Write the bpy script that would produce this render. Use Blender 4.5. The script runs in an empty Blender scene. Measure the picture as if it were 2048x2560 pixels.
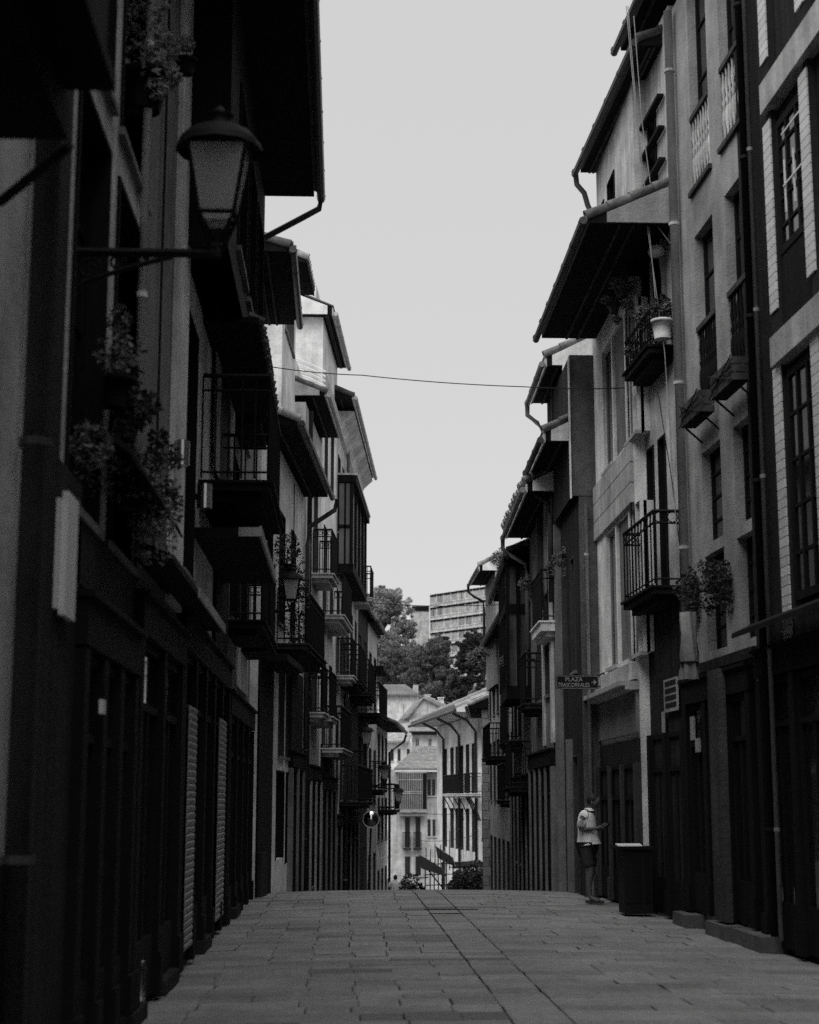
import bpy, bmesh, math, random
from mathutils import Vector, Matrix
random.seed(7)
R = math.radians
C = bpy.context.scene.collection
sc = bpy.context.scene
# ------------------------------------------------------------------ camera
FPX = 4000.0; PITCH = math.atan(720/4000.0); YAW = R(2.31); CAM = Vector((0, 0, 1.6))
FW = Vector((math.sin(YAW)*math.cos(PITCH), math.cos(YAW)*math.cos(PITCH), math.sin(PITCH)))
RT = Vector((math.cos(YAW), -math.sin(YAW), 0)); UP = RT.cross(FW)
cd = bpy.data.cameras.new('camera'); cam = bpy.data.objects.new('camera', cd); C.objects.link(cam)
cam.location = CAM
cam.rotation_euler = (math.pi/2+PITCH, 0, -YAW)
cd.sensor_fit = 'HORIZONTAL'; cd.sensor_width = 24; cd.lens = FPX/2048*24
cd.clip_start = .1; cd.clip_end = 3000
cd.dof.use_dof = True; cd.dof.focus_distance = 34; cd.dof.aperture_fstop = 1.7
sc.camera = cam
# ------------------------------------------------------------------ sky and sun
w = bpy.data.worlds.new("World"); sc.world = w; w.use_nodes = True
nt = w.node_tree; nt.nodes.clear()
sky = nt.nodes.new('ShaderNodeTexSky'); sky.sky_type = 'NISHITA'; sky.sun_disc = False
SUN_EL, SUN_AZ = 62, -150
sky.sun_elevation = R(SUN_EL); sky.sun_rotation = R(SUN_AZ)
bw = nt.nodes.new('ShaderNodeRGBToBW'); mx = nt.nodes.new('ShaderNodeMix'); mx.data_type = 'FLOAT'
mx.inputs[0].default_value = .9; mx.inputs[3].default_value = 3.02
nt.links.new(sky.outputs[0], bw.inputs[0]); nt.links.new(bw.outputs[0], mx.inputs[2])
bg = nt.nodes.new('ShaderNodeBackground'); bg.inputs[1].default_value = .1
wo = nt.nodes.new('ShaderNodeOutputWorld')
nt.links.new(mx.outputs[0], bg.inputs[0]); nt.links.new(bg.outputs[0], wo.inputs[0])
sd = bpy.data.lights.new('sun', 'SUN'); sd.energy = 1.5; sd.angle = R(70); sd.color = (1, .995, .985)
so = bpy.data.objects.new('sun', sd); C.objects.link(so)
sv = Vector((math.sin(R(SUN_AZ))*math.cos(R(SUN_EL)), math.cos(R(SUN_AZ))*math.cos(R(SUN_EL)), math.sin(R(SUN_EL))))
so.rotation_euler = sv.to_track_quat('Z', 'Y').to_euler()
sc.view_settings.view_transform = 'Standard'; sc.view_settings.look = 'None'
sc.view_settings.gamma = 1; sc.view_settings.exposure = 1.15; sc.view_settings.use_curve_mapping = False
sc.cycles.use_denoising = False
sc.cycles.max_bounces = 5; sc.cycles.diffuse_bounces = 3; sc.cycles.glossy_bounces = 2
sc.cycles.transmission_bounces = 3; sc.cycles.transparent_max_bounces = 6
# ------------------------------------------------------------------ materials (the photograph is black and white)
_m = {}
def M(name, v, rough=.85, var=.25, sc_=2.5, bump=.25, bs=18, streak=0, metal=0, spec=.3, rand=0, stain=0):
    if name in _m: return _m[name]
    m = bpy.data.materials.new(name); m.use_nodes = True; n = m.node_tree; L = n.links
    b = n.nodes['Principled BSDF']; b.inputs['Roughness'].default_value = rough
    b.inputs['Metallic'].default_value = metal; b.inputs['Specular IOR Level'].default_value = spec
    geo = n.nodes.new('ShaderNodeNewGeometry')
    nz = n.nodes.new('ShaderNodeTexNoise'); nz.inputs['Scale'].default_value = sc_; nz.inputs['Detail'].default_value = 7
    nz.inputs['Roughness'].default_value = .62
    L.new(geo.outputs['Position'], nz.inputs['Vector'])
    rp = n.nodes.new('ShaderNodeValToRGB'); e = rp.color_ramp.elements
    a, c = v*(1-var), v*(1+var)
    e[0].position = .3; e[0].color = (a, a, a, 1); e[1].position = .7; e[1].color = (c, c, c, 1)
    L.new(nz.outputs[0], rp.inputs[0]); col = rp.outputs[0]
    def mul(col, fac_sock, lo):
        mr = n.nodes.new('ShaderNodeMapRange'); mr.inputs[3].default_value = lo; mr.inputs[4].default_value = 1.08
        mr.inputs[1].default_value = .35; mr.inputs[2].default_value = .62
        L.new(fac_sock, mr.inputs[0])
        mm = n.nodes.new('ShaderNodeVectorMath'); mm.operation = 'SCALE'
        L.new(col, mm.inputs[0]); L.new(mr.outputs[0], mm.inputs['Scale']); return mm.outputs[0]
    if streak:
        mp = n.nodes.new('ShaderNodeMapping'); mp.inputs['Scale'].default_value = (7, 7, .35)
        L.new(geo.outputs['Position'], mp.inputs[0])
        n2 = n.nodes.new('ShaderNodeTexNoise'); n2.inputs['Scale'].default_value = 1; n2.inputs['Detail'].default_value = 6
        L.new(mp.outputs[0], n2.inputs['Vector']); col = mul(col, n2.outputs[0], 1-streak)
    if stain:
        n4 = n.nodes.new('ShaderNodeTexNoise'); n4.inputs['Scale'].default_value = .9; n4.inputs['Detail'].default_value = 9; n4.inputs['Roughness'].default_value = .7
        L.new(geo.outputs['Position'], n4.inputs['Vector']); col = mul(col, n4.outputs[0], 1-stain)
    if rand:
        oi = n.nodes.new('ShaderNodeObjectInfo')
        mr = n.nodes.new('ShaderNodeMapRange'); mr.inputs[3].default_value = 1-rand; mr.inputs[4].default_value = 1+rand*.6
        L.new(oi.outputs['Random'], mr.inputs[0])
        mm = n.nodes.new('ShaderNodeVectorMath'); mm.operation = 'SCALE'
        L.new(col, mm.inputs[0]); L.new(mr.outputs[0], mm.inputs['Scale']); col = mm.outputs[0]
    L.new(col, b.inputs['Base Color'])
    if bump:
        n3 = n.nodes.new('ShaderNodeTexNoise'); n3.inputs['Scale'].default_value = bs; n3.inputs['Detail'].default_value = 5
        L.new(geo.outputs['Position'], n3.inputs['Vector'])
        bp = n.nodes.new('ShaderNodeBump'); bp.inputs['Strength'].default_value = bump; bp.inputs['Distance'].default_value = .02
        L.new(n3.outputs[0], bp.inputs['Height']); L.new(bp.outputs[0], b.inputs['Normal'])
        rr = n.nodes.new('ShaderNodeMapRange'); rr.inputs[3].default_value = max(0, rough-.12); rr.inputs[4].default_value = min(1, rough+.12)
        L.new(nz.outputs[0], rr.inputs[0]); L.new(rr.outputs[0], b.inputs['Roughness'])
    _m[name] = m; return m
white = M('pale_plaster', .8, streak=.12, var=.12, bump=.3, stain=.42)
cream = M('weathered_pale_plaster', .56, streak=.22, var=.2, bump=.5, stain=.42)
plaster = M('grey_plaster', .34, streak=.08, var=.1, bump=.5, bs=30, stain=.42)
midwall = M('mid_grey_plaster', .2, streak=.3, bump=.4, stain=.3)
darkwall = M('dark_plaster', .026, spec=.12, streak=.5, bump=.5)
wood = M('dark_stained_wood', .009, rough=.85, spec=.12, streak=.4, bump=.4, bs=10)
woodmid = M('weathered_wood', .05, rough=.8, streak=.55, bump=.6, bs=14)
blackm = M('black_iron', .006, rough=.7, bump=.2, spec=.2)
iron = M('grey_painted_metal', .2, rough=.45, bump=.1, streak=.2, spec=.5)
palemetal = M('pale_painted_metal', .42, rough=.5, bump=.05, streak=.15)
darkpipe = M('dark_painted_pipe', .04, rough=.45, bump=.1, spec=.5)
chrome = M('brushed_steel', .6, rough=.25, var=.1, bump=.05, metal=1)
tile = M('clay_roof_tile', .22, rough=.9, var=.45, sc_=6, bump=.6, rand=.35)
tiledark = M('dark_clay_roof_tile', .1, rough=.9, var=.5, sc_=6, bump=.6, rand=.3)
slate = M('pale_lichened_roof', .3, rough=.9, var=.4, sc_=3, bump=.6, rand=.3)
concrete = M('cast_concrete', .46, rough=.85, var=.14, streak=.22, bump=.3, stain=.42)
glazedtile = M('glazed_pale_brick', .62, rough=.35, var=.12, sc_=9, bump=.15, rand=.16, spec=.5)
glass = M('dark_window_glass', .012, rough=.06, var=.3, bump=0, spec=.6)
glassgrey = M('curtained_window', .1, rough=.12, var=.4, sc_=1.5, bump=0, spec=.6, streak=.5)
frost = M('frosted_lamp_glass', .6, rough=.5, var=.1, bump=.1)
stone = M('paving_stone', .215, rough=.8, var=.2, sc_=14, bump=.5, bs=60, rand=.2, spec=.3, stain=.3)
stoned = M('dark_paving_stone', .1, rough=.7, var=.2, sc_=7, bump=.35, bs=60, rand=.12)
joint = M('joint_dirt', .03, rough=1, spec=.05)
ashlar = M('sandstone_block', .3, rough=.9, var=.25, sc_=5, bump=.5, rand=.2)
leafm = M('leaf_green', .14, rough=.6, var=.4, sc_=8, bump=0, rand=.1)
leafl = M('pale_leaf', .25, rough=.6, var=.45, sc_=5, bump=0)
leafd = M('dark_leaf', .032, rough=.6, var=.4, sc_=5, bump=0)
bark = M('bark', .08, rough=.95, bump=.8)
cloth = M('white_cloth', .75, rough=.95, var=.08, bump=.2, bs=200)
canvas = M('dark_canvas', .02, spec=.03, rough=1, bump=.2)
skin = M('skin', .09, rough=.6, var=.06, bump=0)
shortm = M('dark_denim', .03, rough=.9, bump=.2)
hairm = M('dark_hair', .012, rough=.6, bump=.4, bs=120)
earth = M('hillside_ground', .08, rough=1, bump=.5)
white2 = M('white_paint', .72, rough=.5, var=.06, bump=.05)
brickm = M('pale_brick', .34, rough=.9, var=.2, sc_=12, bump=.4, rand=.15)
# ------------------------------------------------------------------ mesh helpers
class MB:
    def __init__(s): s.v = []; s.f = []; s.smooth = False
    def add(s, vs, fs):
        n = len(s.v); s.v += [tuple(p) for p in vs]; s.f += [tuple(i+n for i in f) for f in fs]; return s
    def hexa(s, p): return s.add(p, [(0,3,2,1),(4,5,6,7),(0,1,5,4),(1,2,6,5),(2,3,7,6),(3,0,4,7)])
    def box(s, x0, x1, y0, y1, z0, z1):
        return s.hexa([(x0,y0,z0),(x1,y0,z0),(x1,y1,z0),(x0,y1,z0),(x0,y0,z1),(x1,y0,z1),(x1,y1,z1),(x0,y1,z1)])
    def tube(s, pts, r, n=8, caps=True):
        pts = [Vector(p) for p in pts]; rs = r if isinstance(r, (list, tuple)) else [r]*len(pts)
        base = len(s.v)
        for i, p in enumerate(pts):
            t = (pts[min(i+1, len(pts)-1)]-pts[max(i-1, 0)]).normalized()
            a = t.cross(Vector((0, 0, 1)) if abs(t.z) < .9 else Vector((0, 1, 0))).normalized(); b = t.cross(a)
            for k in range(n):
                an = 2*math.pi*k/n; s.v.append(tuple(p+(a*math.cos(an)+b*math.sin(an))*rs[i]))
        for i in range(len(pts)-1):
            for k in range(n):
                k2 = (k+1) % n
                s.f.append((base+i*n+k, base+i*n+k2, base+(i+1)*n+k2, base+(i+1)*n+k))
        if caps: s.f.append(tuple(base+k for k in range(n))); s.f.append(tuple(base+(len(pts)-1)*n+k for k in range(n)))
        return s
    def lathe(s, c, prof, n=16, rot=0):
        base = len(s.v); c = Vector(c)
        for (r, z) in prof:
            for k in range(n):
                a = 2*math.pi*k/n+rot; s.v.append((c.x+r*math.cos(a), c.y+r*math.sin(a), c.z+z))
        for i in range(len(prof)-1):
            for k in range(n):
                k2 = (k+1) % n; s.f.append((base+i*n+k, base+i*n+k2, base+(i+1)*n+k2, base+(i+1)*n+k))
        s.f.append(tuple(base+k for k in range(n))); s.f.append(tuple(base+(len(prof)-1)*n+k for k in range(n)))
        return s
    def build(s, name, mat, parent=None, smooth=False):
        me = bpy.data.meshes.new(name); me.from_pydata(s.v, [], s.f); me.update()
        me.materials.append(mat)
        if smooth:
            for p in me.polygons: p.use_smooth = True
        o = bpy.data.objects.new(name, me); C.objects.link(o)
        if parent: o.parent = parent
        return o
def tag(o, label=None, cat=None, group=None, kind=None):
    if label: o['label'] = label
    if cat: o['category'] = cat
    if group: o['group'] = group
    if kind: o['kind'] = kind
    return o
def thing(name, label, cat, group=None):
    o = bpy.data.objects.new(name, None); o.empty_display_size = .2; C.objects.link(o)
    return tag(o, label, cat, group)
def copy_tree(o, parent=None):
    c = o.copy(); C.objects.link(c); c.parent = parent
    for ch in list(o.children): copy_tree(ch, c)
    return c
# facade frame: Y runs along the street, o sticks out into the street, z is up
def ray(px, py): return FW+RT*((px-1024)/FPX)+UP*((1280-py)/FPX)
class Fac:
    def __init__(s, side, X0, Y0, slope): s.g = 1 if side == 'L' else -1; s.X0, s.Y0, s.k = X0, Y0, slope
    def X(s, Y): return s.X0+s.k*(Y-s.Y0)
    def P(s, Y, o, z): return Vector((s.X(Y)+s.g*o, Y, z))
    def hit(s, px, py, off=0):
        d = ray(px, py); X0 = s.X0+s.g*off
        t = (X0-s.k*s.Y0-CAM.x+s.k*CAM.y)/(d.x-s.k*d.y); p = CAM+d*t
        return p.y, p.z
    def box(s, mb, y0, y1, o0, o1, z0, z1):
        return mb.hexa([s.P(y0,o0,z0), s.P(y0,o1,z0), s.P(y1,o1,z0), s.P(y1,o0,z0), s.P(y0,o0,z1), s.P(y0,o1,z1), s.P(y1,o1,z1), s.P(y1,o0,z1)])
    def prism(s, mb, y0, y1, poly):
        n = len(poly); vs = [s.P(y0, o, z) for o, z in poly]+[s.P(y1, o, z) for o, z in poly]
        fs = [tuple(range(n)), tuple(range(2*n-1, n-1, -1))]+[(i, (i+1) % n, n+(i+1) % n, n+i) for i in range(n)]
        return mb.add(vs, fs)
    def opx(s, xn, yt, yb, xf, off=0):
        ym = (yt+yb)/2; y0, z1 = s.hit(xn, yt, off); y0, z0 = s.hit(xn, yb, off)
        y0, _ = s.hit(xn, ym, off)
        # far edge: at the pixel height where the same mid z lies
        y1, _ = s.hit(xf, 2000-(2000-ym)*(abs(xf-860)/max(1, abs(xn-860))), off)
        if y1 < y0: y0, y1 = y1, y0
        return [y0, y1, z0, z1]
def g(Y):
    if Y < 28: return 0
    if Y < 33: return -.08*(Y-28)**2/10
    if Y < 85: return -.2-.082*(Y-33)
    if Y < 112: return -4.46-.06*(Y-85)
    if Y < 400: return -6.08+(Y-112)*.13
    return 31.4+(Y-400)*.05
def window(root, F, y0, y1, z0, z1, depth=.22, cols=2, rows=2, fm=None, gm=None, fw=.06, sill=True, bal=None, surround=None, shutter=False, casing=True):
    fm = fm or wood; gm = gm or glass; mb = MB(); d = -depth
    F.box(mb, y0, y0+fw, d-.05, d, z0, z1); F.box(mb, y1-fw, y1, d-.05, d, z0, z1)
    F.box(mb, y0+fw, y1-fw, d-.05, d, z1-fw, z1); F.box(mb, y0+fw, y1-fw, d-.05, d, z0, z0+fw)
    for i in range(1, cols):
        y = y0+(y1-y0)*i/cols; F.box(mb, y-.03, y+.03, d-.045, d-.003, z0+fw, z1-fw)
    for i in range(1, rows):
        z = z0+(z1-z0)*i/rows
        for k in range(cols):
            a = y0+(y1-y0)*k/cols+(.03 if k else fw); b = y0+(y1-y0)*(k+1)/cols-(.03 if k < cols-1 else fw)
            F.box(mb, a, b, d-.04, d-.006, z-.018, z+.018)
    for (a, b, c_, e_) in ((y0, y0+.035, z0, z1), (y1-.035, y1, z0, z1), (y0+.035, y1-.035, z1-.035, z1)):
        if depth > 0 and casing: F.box(mb, a, b, d+.003, .022, c_, e_)
    w_ = mb.build('window', fm, root)
    if shutter:
        mb = MB(); n = int((z1-z0-.16)/.07)
        for i in range(n):
            z = z0+.08+i*.07; F.prism(mb, y0+fw, y1-fw, [(d-.035, z+.05), (d-.03, z+.055), (d, z+.005), (d-.005, z)])
        mb.build('louvre_slat', gm, w_)
    mb = MB(); F.box(mb, y0+.02, y1-.02, d-.035, d-.025, z0+.02, z1-.02); mb.build('pane', gm if not shutter else glass, w_)
    if sill:
        mb = MB(); F.box(mb, y0-.06, y1+.06, -depth+.01, .05, z0-.06, z0-.004); mb.build('sill', sill if sill is not True else midwall, w_)
    return w_
def wall(root, F, y0, y1, z0, z1, openings, mat, th=.3, depth=6, name='wall'):
    ys = sorted({y0, y1, *[o[0] for o in openings], *[o[1] for o in openings]})
    zs = sorted({z0, z1, *[o[2] for o in openings], *[o[3] for o in openings]})
    ys = [y for y in ys if y0 <= y <= y1]; zs = [z for z in zs if z0 <= z <= z1]
    mb = MB()
    inside = lambda y, z: any(o[0] < y < o[1] and o[2] < z < o[3] for o in openings)
    for i in range(len(ys)-1):
        for j in range(len(zs)-1):
            a, b, c, d = ys[i], ys[i+1], zs[j], zs[j+1]
            if not inside((a+b)/2, (c+d)/2):
                mb.add([F.P(a,0,c), F.P(b,0,c), F.P(b,0,d), F.P(a,0,d)], [(0,1,2,3)])
    for o in openings:
        a, b, c, d = o[:4]
        q = [(a,c),(b,c),(b,d),(a,d)]
        for k in range(4):
            p, r = q[k], q[(k+1) % 4]
            mb.add([F.P(p[0],0,p[1]), F.P(r[0],0,r[1]), F.P(r[0],-th,r[1]), F.P(p[0],-th,p[1])], [(0,1,2,3)])
        mb.add([F.P(a,-th,c), F.P(b,-th,c), F.P(b,-th,d), F.P(a,-th,d)], [(0,1,2,3)])
    A = [F.P(y0,0,z0), F.P(y0,-depth,z0), F.P(y0,-depth,z1), F.P(y0,0,z1)]; B = [F.P(y1,0,z0), F.P(y1,-depth,z0), F.P(y1,-depth,z1), F.P(y1,0,z1)]
    mb.add(A, [(0,1,2,3)]); mb.add(B, [(0,1,2,3)]); mb.add([A[1], B[1], B[2], A[2]], [(0,1,2,3)]); mb.add([A[2], A[3], B[3], B[2]], [(0,1,2,3)])
    return mb.build(name, mat, root)
def roof(root, F, y0, y1, z, ov, depth=6, rag=0, th=.09, pitch=22, mat=None, gutter=True, battens=0, soffit=None, tilemat=None, gm=None, edge=None, tiles=True, verge=False, gable=None):
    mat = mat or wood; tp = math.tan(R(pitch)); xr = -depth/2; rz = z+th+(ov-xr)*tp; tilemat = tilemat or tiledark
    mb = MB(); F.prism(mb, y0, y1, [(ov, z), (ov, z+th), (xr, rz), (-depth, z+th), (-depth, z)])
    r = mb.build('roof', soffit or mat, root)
    mb = MB(); F.prism(mb, y0-.03, y1+.03, [(ov+.04, z+th+.012), (ov+.04, z+th+.05), (xr, rz+.07), (xr, rz+.012)]); mb.build('roof_covering', tilemat, r)
    if tiles:                                   # a row of half-round tile ends along the eave and up the two verges
        mb = MB(); n = max(2, int((y1-y0)/.19))
        for i in range(n):
            y = y0+(i+.5)*(y1-y0)/n+random.uniform(-.02, .02); e = random.uniform(-.02, .05) if rag else random.uniform(-.06, -.035)
            mb.tube([F.P(y, ov+.08+e, z+th+.03), F.P(y, ov-.5, z+th+.06+.55*tp)], [.085, .07], 6)
        k = mb.build('eave_tile', tilemat, r); k['kind'] = 'stuff'
    if tiles or verge:
        for yy in (y0, ):
            L_ = (ov-xr)/math.cos(R(pitch)); m = int(L_/.36)
            for j in range(min(m, 9)):
                o0 = ov+.06-j*.36*math.cos(R(pitch)); o1 = o0-.42*math.cos(R(pitch))
                mb = MB(); mb.tube([F.P(yy+.02, o0, z+th+.05+(ov-o0)*tp), F.P(yy+.02, o1, z+th+.035+(ov-o1)*tp)], [.08, .068], 8); mb.build('verge_tile', tilemat, r, smooth=True)
    if gutter:
        mb = MB(); pts = [F.P(y0-.05, ov+.1, z+.02), F.P((y0+y1)/2, ov+.1, z+.0), F.P(y1+.05, ov+.1, z-.02)]
        mb.tube(pts, .06, 8)
        n = int((y1-y0)/.9)
        for i in range(n+1):
            y = y0+i*(y1-y0)/max(1, n); mb.tube([F.P(y-.012, ov+.1, z+.01), F.P(y+.012, ov+.1, z+.01)], .067, 8)
        mb.build('gutter', gm or darkpipe, r, smooth=False)
    if gable:
        mb = MB(); F.prism(mb, y0-.06, y0-.004, [(ov-.12, z+.006), (ov-.12, z+th+.03), (xr, rz-.05), (xr, z+.006)]); mb.build('gable_wall', gable, r)
    for i in range(battens):
        o = ov*(.35+.4*i/max(1, battens-.0)); mb = MB(); F.box(mb, y0+.05, y1-.05, o-.02, o+.02, z-.035, z-.002); mb.build('soffit_batten', woodmid, r)
    if edge:
        mb = MB(); F.box(mb, y0, y1, ov-.0, ov+.025, z-.02, z+th); mb.build('fascia', edge, r)
    return r
def balcony(root, F, y0, y1, z, proj, h=1.05, slab=None, rail=None, sp=.12, th=.12, base=True, fancy=False):
    slab = slab or darkwall; rail = rail or blackm
    mb = MB(); F.box(mb, y0, y1, .002, proj, z-th, z); F.box(mb, y0-.03, y1+.03, .002, proj+.04, z-.035, z-.002)
    if base: F.box(mb, y0+.12, y1-.12, .002, proj-.1, z-th-.1, z-th-.002)
    b = mb.build('balcony', slab, root); mb = MB(); r = .011
    def run(p, q, n):
        for i in range(n+1):
            t = i/max(1, n); a = p.lerp(q, t); mb.tube([a+Vector((0,0,z+.02)), a+Vector((0,0,z+h))], r, 4, False)
        for zz in (z+.09, z+h-.17):
            mb.tube([p+Vector((0,0,zz)), q+Vector((0,0,zz))], .014, 4)
        mb.tube([p+Vector((0,0,z+h)), q+Vector((0,0,z+h))], .026, 6)
        if fancy:
            for i in range(n):
                c = p.lerp(q, (i+.5)/n)+Vector((0,0,z+h-.085)); t_ = (q-p).normalized(); rr = (q-p).length/n*.42
                mb.tube([c+t_*rr*math.cos(a_)+Vector((0,0,rr*math.sin(a_))) for a_ in [k*math.pi/4 for k in range(9)]], .008, 4, False)
    f = lambda y, o: F.P(y, o, 0)
    run(f(y0,.03), f(y0,proj-.03), max(2, int(proj/sp))); run(f(y1,.03), f(y1,proj-.03), max(2, int(proj/sp)))
    run(f(y0,proj-.03), f(y1,proj-.03), max(2, int((y1-y0)/sp)))
    mb.build('railing', rail, b); return b
def pipe(root, pts, r=.05, mat=None, name='drainpipe', clips=True):
    mb = MB(); mb.tube(pts, r, 10)
    o = mb.build(name, mat or darkpipe, root, smooth=True)
    if clips:
        a, b = Vector(pts[-1]), Vector(pts[-2]); n = max(1, int((b-a).length/1.9))
        for i in range(n):
            p = a.lerp(b, (i+.6)/n); mb = MB(); mb.tube([p+Vector((0,0,-.02)), p+Vector((0,0,.02))], r*1.25, 10); mb.build('pipe_clip', mat or darkpipe, o)
    return o
def shop(root, F, y0, y1, z0, z1, n=3, fm=None, pil=None, sign=True, proj=.06):
    """timber shop front set on the wall: pilasters, stall riser, glazed leaves, fascia"""
    fm = fm or wood; pil = pil or fm; wd = (y1-y0)/n
    for i in range(n+1):
        mb = MB(); y = y0+i*wd; F.box(mb, y-.09, y+.09, .002, proj+.04, z0, z1-.35); F.box(mb, y-.11, y+.11, .002, proj+.07, z0, z0+.35); mb.build('pilaster', pil, root)
    for i in range(n):
        a, b = y0+i*wd+.1, y0+(i+1)*wd-.1
        mb = MB(); F.box(mb, a, b, .004, proj, z0+.02, z0+.5)
        F.box(mb, a, a+.07, .004, proj, z0+.5, z1-.36); F.box(mb, b-.07, b, .004, proj, z0+.5, z1-.36)
        F.box(mb, a+.07, b-.07, .004, proj, z1-.9, z1-.84); F.box(mb, a+.07, b-.07, .004, proj, z1-.42, z1-.36)
        F.box(mb, (a+b)/2-.03, (a+b)/2+.03, .004, proj-.01, z0+.5, z1-.9)
        d = mb.build('shop_window', fm, root); mb = MB(); F.box(mb, a+.07, b-.07, .006, .02, z0+.5, z1-.4); mb.build('pane', glass, d)
    if sign:
        mb = MB(); F.box(mb, y0-.1, y1+.1, .002, proj+.05, z1-.33, z1-.04); F.box(mb, y0-.12, y1+.12, .002, proj+.09, z1-.04, z1+.0); mb.build('fascia_board', fm, root)
def leaves(mb, c, rad, n, size, flat=1.0, hang=0):
    c = Vector(c)
    for i in range(n):
        while True:
            d = Vector((random.uniform(-1,1), random.uniform(-1,1), random.uniform(-1,1)))
            if d.length < 1: break
        d = d.normalized()*(d.length**.5)
        p = c+Vector((d.x*rad[0], d.y*rad[1], d.z*rad[2]-hang*abs(d.x)))
        s = size*random.uniform(.5, 1.3); a = Vector((random.gauss(0,1), random.gauss(0,1), random.gauss(0,.7))).normalized()
        b = a.cross(Vector((random.gauss(0,1), random.gauss(0,1), random.gauss(0,1)))).normalized()
        nn = a.cross(b)*.25*s
        mb.add([p-a*s, p-b*s*.55+nn, p+a*s, p+b*s*.55+nn], [(0,1,2), (0,2,3)])
def plant(name, label, c, clumps, n=160, size=.05, mat=None, pot=.12, group=None, potmat=None, cat='plant'):
    t = thing(name, label, cat, group); t.location = (0,0,0); mb = MB(); c = Vector(c)
    for (dx, dy, dz, r) in clumps: leaves(mb, c+Vector((dx,dy,dz)), (r,r,r*1.1), n, size)
    mb.build('foliage', mat or leafm, t)
    mb = MB()
    for (dx, dy, dz, r) in clumps: mb.tube([c, c+Vector((dx*.5,dy*.5,dz*.5+.05)), c+Vector((dx,dy,dz))], .008, 4)
    mb.build('stem', bark, t)
    if pot:
        mb = MB(); mb.lathe(c-Vector((0,0,pot*1.5)), [(pot*.65,0),(pot*.95,pot*1.3),(pot*1.08,pot*1.3),(pot*1.08,pot*1.6),(pot*.9,pot*1.6),(pot*.85,pot*1.4)], 14); mb.build('pot', potmat or woodmid, t, smooth=True)
    return t
crown = lambda x: -.005*(x-1.5)**2
# ------------------------------------------------------------------ the ground
mb = MB(); Ys = [-20, -5, 5, 12, 18, 22, 24, 26.5, 28, 29, 30, 31, 32, 33, 36, 42, 50, 60, 70, 85, 100, 112, 140, 180, 250, 400, 700, 1500]
Xs = [-900, -300, -80, -25, -8, 0, 8, 25, 80, 300, 900]
for Y in Ys:
    for X in Xs: mb.v.append((X, Y, g(Y)-.09))
nx = len(Xs)
for i in range(len(Ys)-1):
    for j in range(nx-1): mb.f.append((i*nx+j, i*nx+j+1, (i+1)*nx+j+1, (i+1)*nx+j))
tag(mb.build('ground', earth), kind='structure')
mb = MB()
for i, Y in enumerate(Ys[:20]):
    mb.v += [(x, Y, g(Y)+crown(x)-.035) for x in (-3.2, -2, -1, 0, 1, 2, 3, 4, 5, 6, 7)]
    if i: mb.f += [(11*i-11+k, 11*i-10+k, 11*i+1+k, 11*i+k) for k in range(10)]
pav = tag(mb.build('pavement', joint), kind='structure')
# one chamfered stone, shared by every paving stone
def stone_mesh(name, mat):
    b = .02; t = MB(); vs = []
    for z, k in ((-.5, 0), (.38, 0), (.5, b)):
        for sx, sy in ((-1,-1),(1,-1),(1,1),(-1,1)): vs.append((sx*(.5-k), sy*(.5-k), z))
    t.add(vs, [(0,3,2,1),(8,9,10,11)]+[(l*4+i, l*4+(i+1) % 4, l*4+4+(i+1) % 4, l*4+4+i) for l in (0,1) for i in range(4)])
    me = bpy.data.meshes.new(name); me.from_pydata(t.v, [], t.f); me.materials.append(mat); return me
sm, smd = stone_mesh('paving_stone', stone), stone_mesh('paving_stone_dark', stoned)
stones = []
rs = random.Random(3)
def row_cells(Y):
    cells = []
    # left field: narrow lanes, then the drain channel, then a right field of larger slabs
    x = -2.0; lanes = [-2.0, -1.58, -1.17, -.75, -.32, .1, .49, .87, 1.25]
    i = 0; jt = [rs.uniform(-.035, .035) for _ in lanes]
    while i < len(lanes)-1:
        j = min(len(lanes)-1, i+rs.choice([1, 1, 1, 1, 2, 2, 3])); cells.append((lanes[i]+(jt[i] if i else 0), lanes[j]+(jt[j] if j < len(lanes)-1 else 0), 0)); i = j
    cells.append((1.256+rs.uniform(-.004,.004), 1.694+rs.uniform(-.004,.004), 1))
    x = 1.70
    while x < 5.6:
        wv = rs.choice([.45, .6, .75, .9, 1.1]); cells.append((x, min(x+wv, 5.7), 0)); x += wv
    return cells
Y = 8.6; dark_rows = {}
while Y < 34.5:
    dY = rs.choice([.28, .34, .4, .46])
    drow = rs.random() < .18; dstart = rs.uniform(-1.6, 1.0); dlen = rs.uniform(.8, 1.7)
    if 11.95 < Y < 12.4: drow = True; dstart = -.4; dlen = 1.4
    for (a, b, ch) in row_cells(Y):
        d = drow and a >= dstart and b <= dstart+dlen+.4
        stones.append((a, b, Y, Y+dY, d))
    Y += dY
def place(st, i):
    a, b, y0, y1, d = st; gap = rs.choice([.0012, .0015, .003, .006, .009])
    cy = (y0+y1)/2; z = g(cy)+crown((a+b)/2)+rs.uniform(-.006, .005)
    o = bpy.data.objects.new('paving_stone', smd if d else sm); C.objects.link(o); o.parent = pav
    o.location = ((a+b)/2, cy, z-.03); o.scale = (b-a-2*gap, y1-y0-2*gap, .06)
    o.rotation_euler = (math.atan2(g(y1)-g(y0), y1-y0)+rs.gauss(0, .004), rs.gauss(0, .003)+.01*((a+b)/2-1.5), rs.gauss(0, .002))
near = [s for s in stones if s[2] > 10.9 and s[0] < 5 and abs(((s[0]+s[1])/2-.041*s[2])) < .27*s[2]]
near.sort(key=lambda s: -(s[1]-s[0])*(s[3]-s[2])/s[2]**3)
top = set(near[:300])
for i, s in enumerate(stones):
    if s in top: place(s, i)
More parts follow.
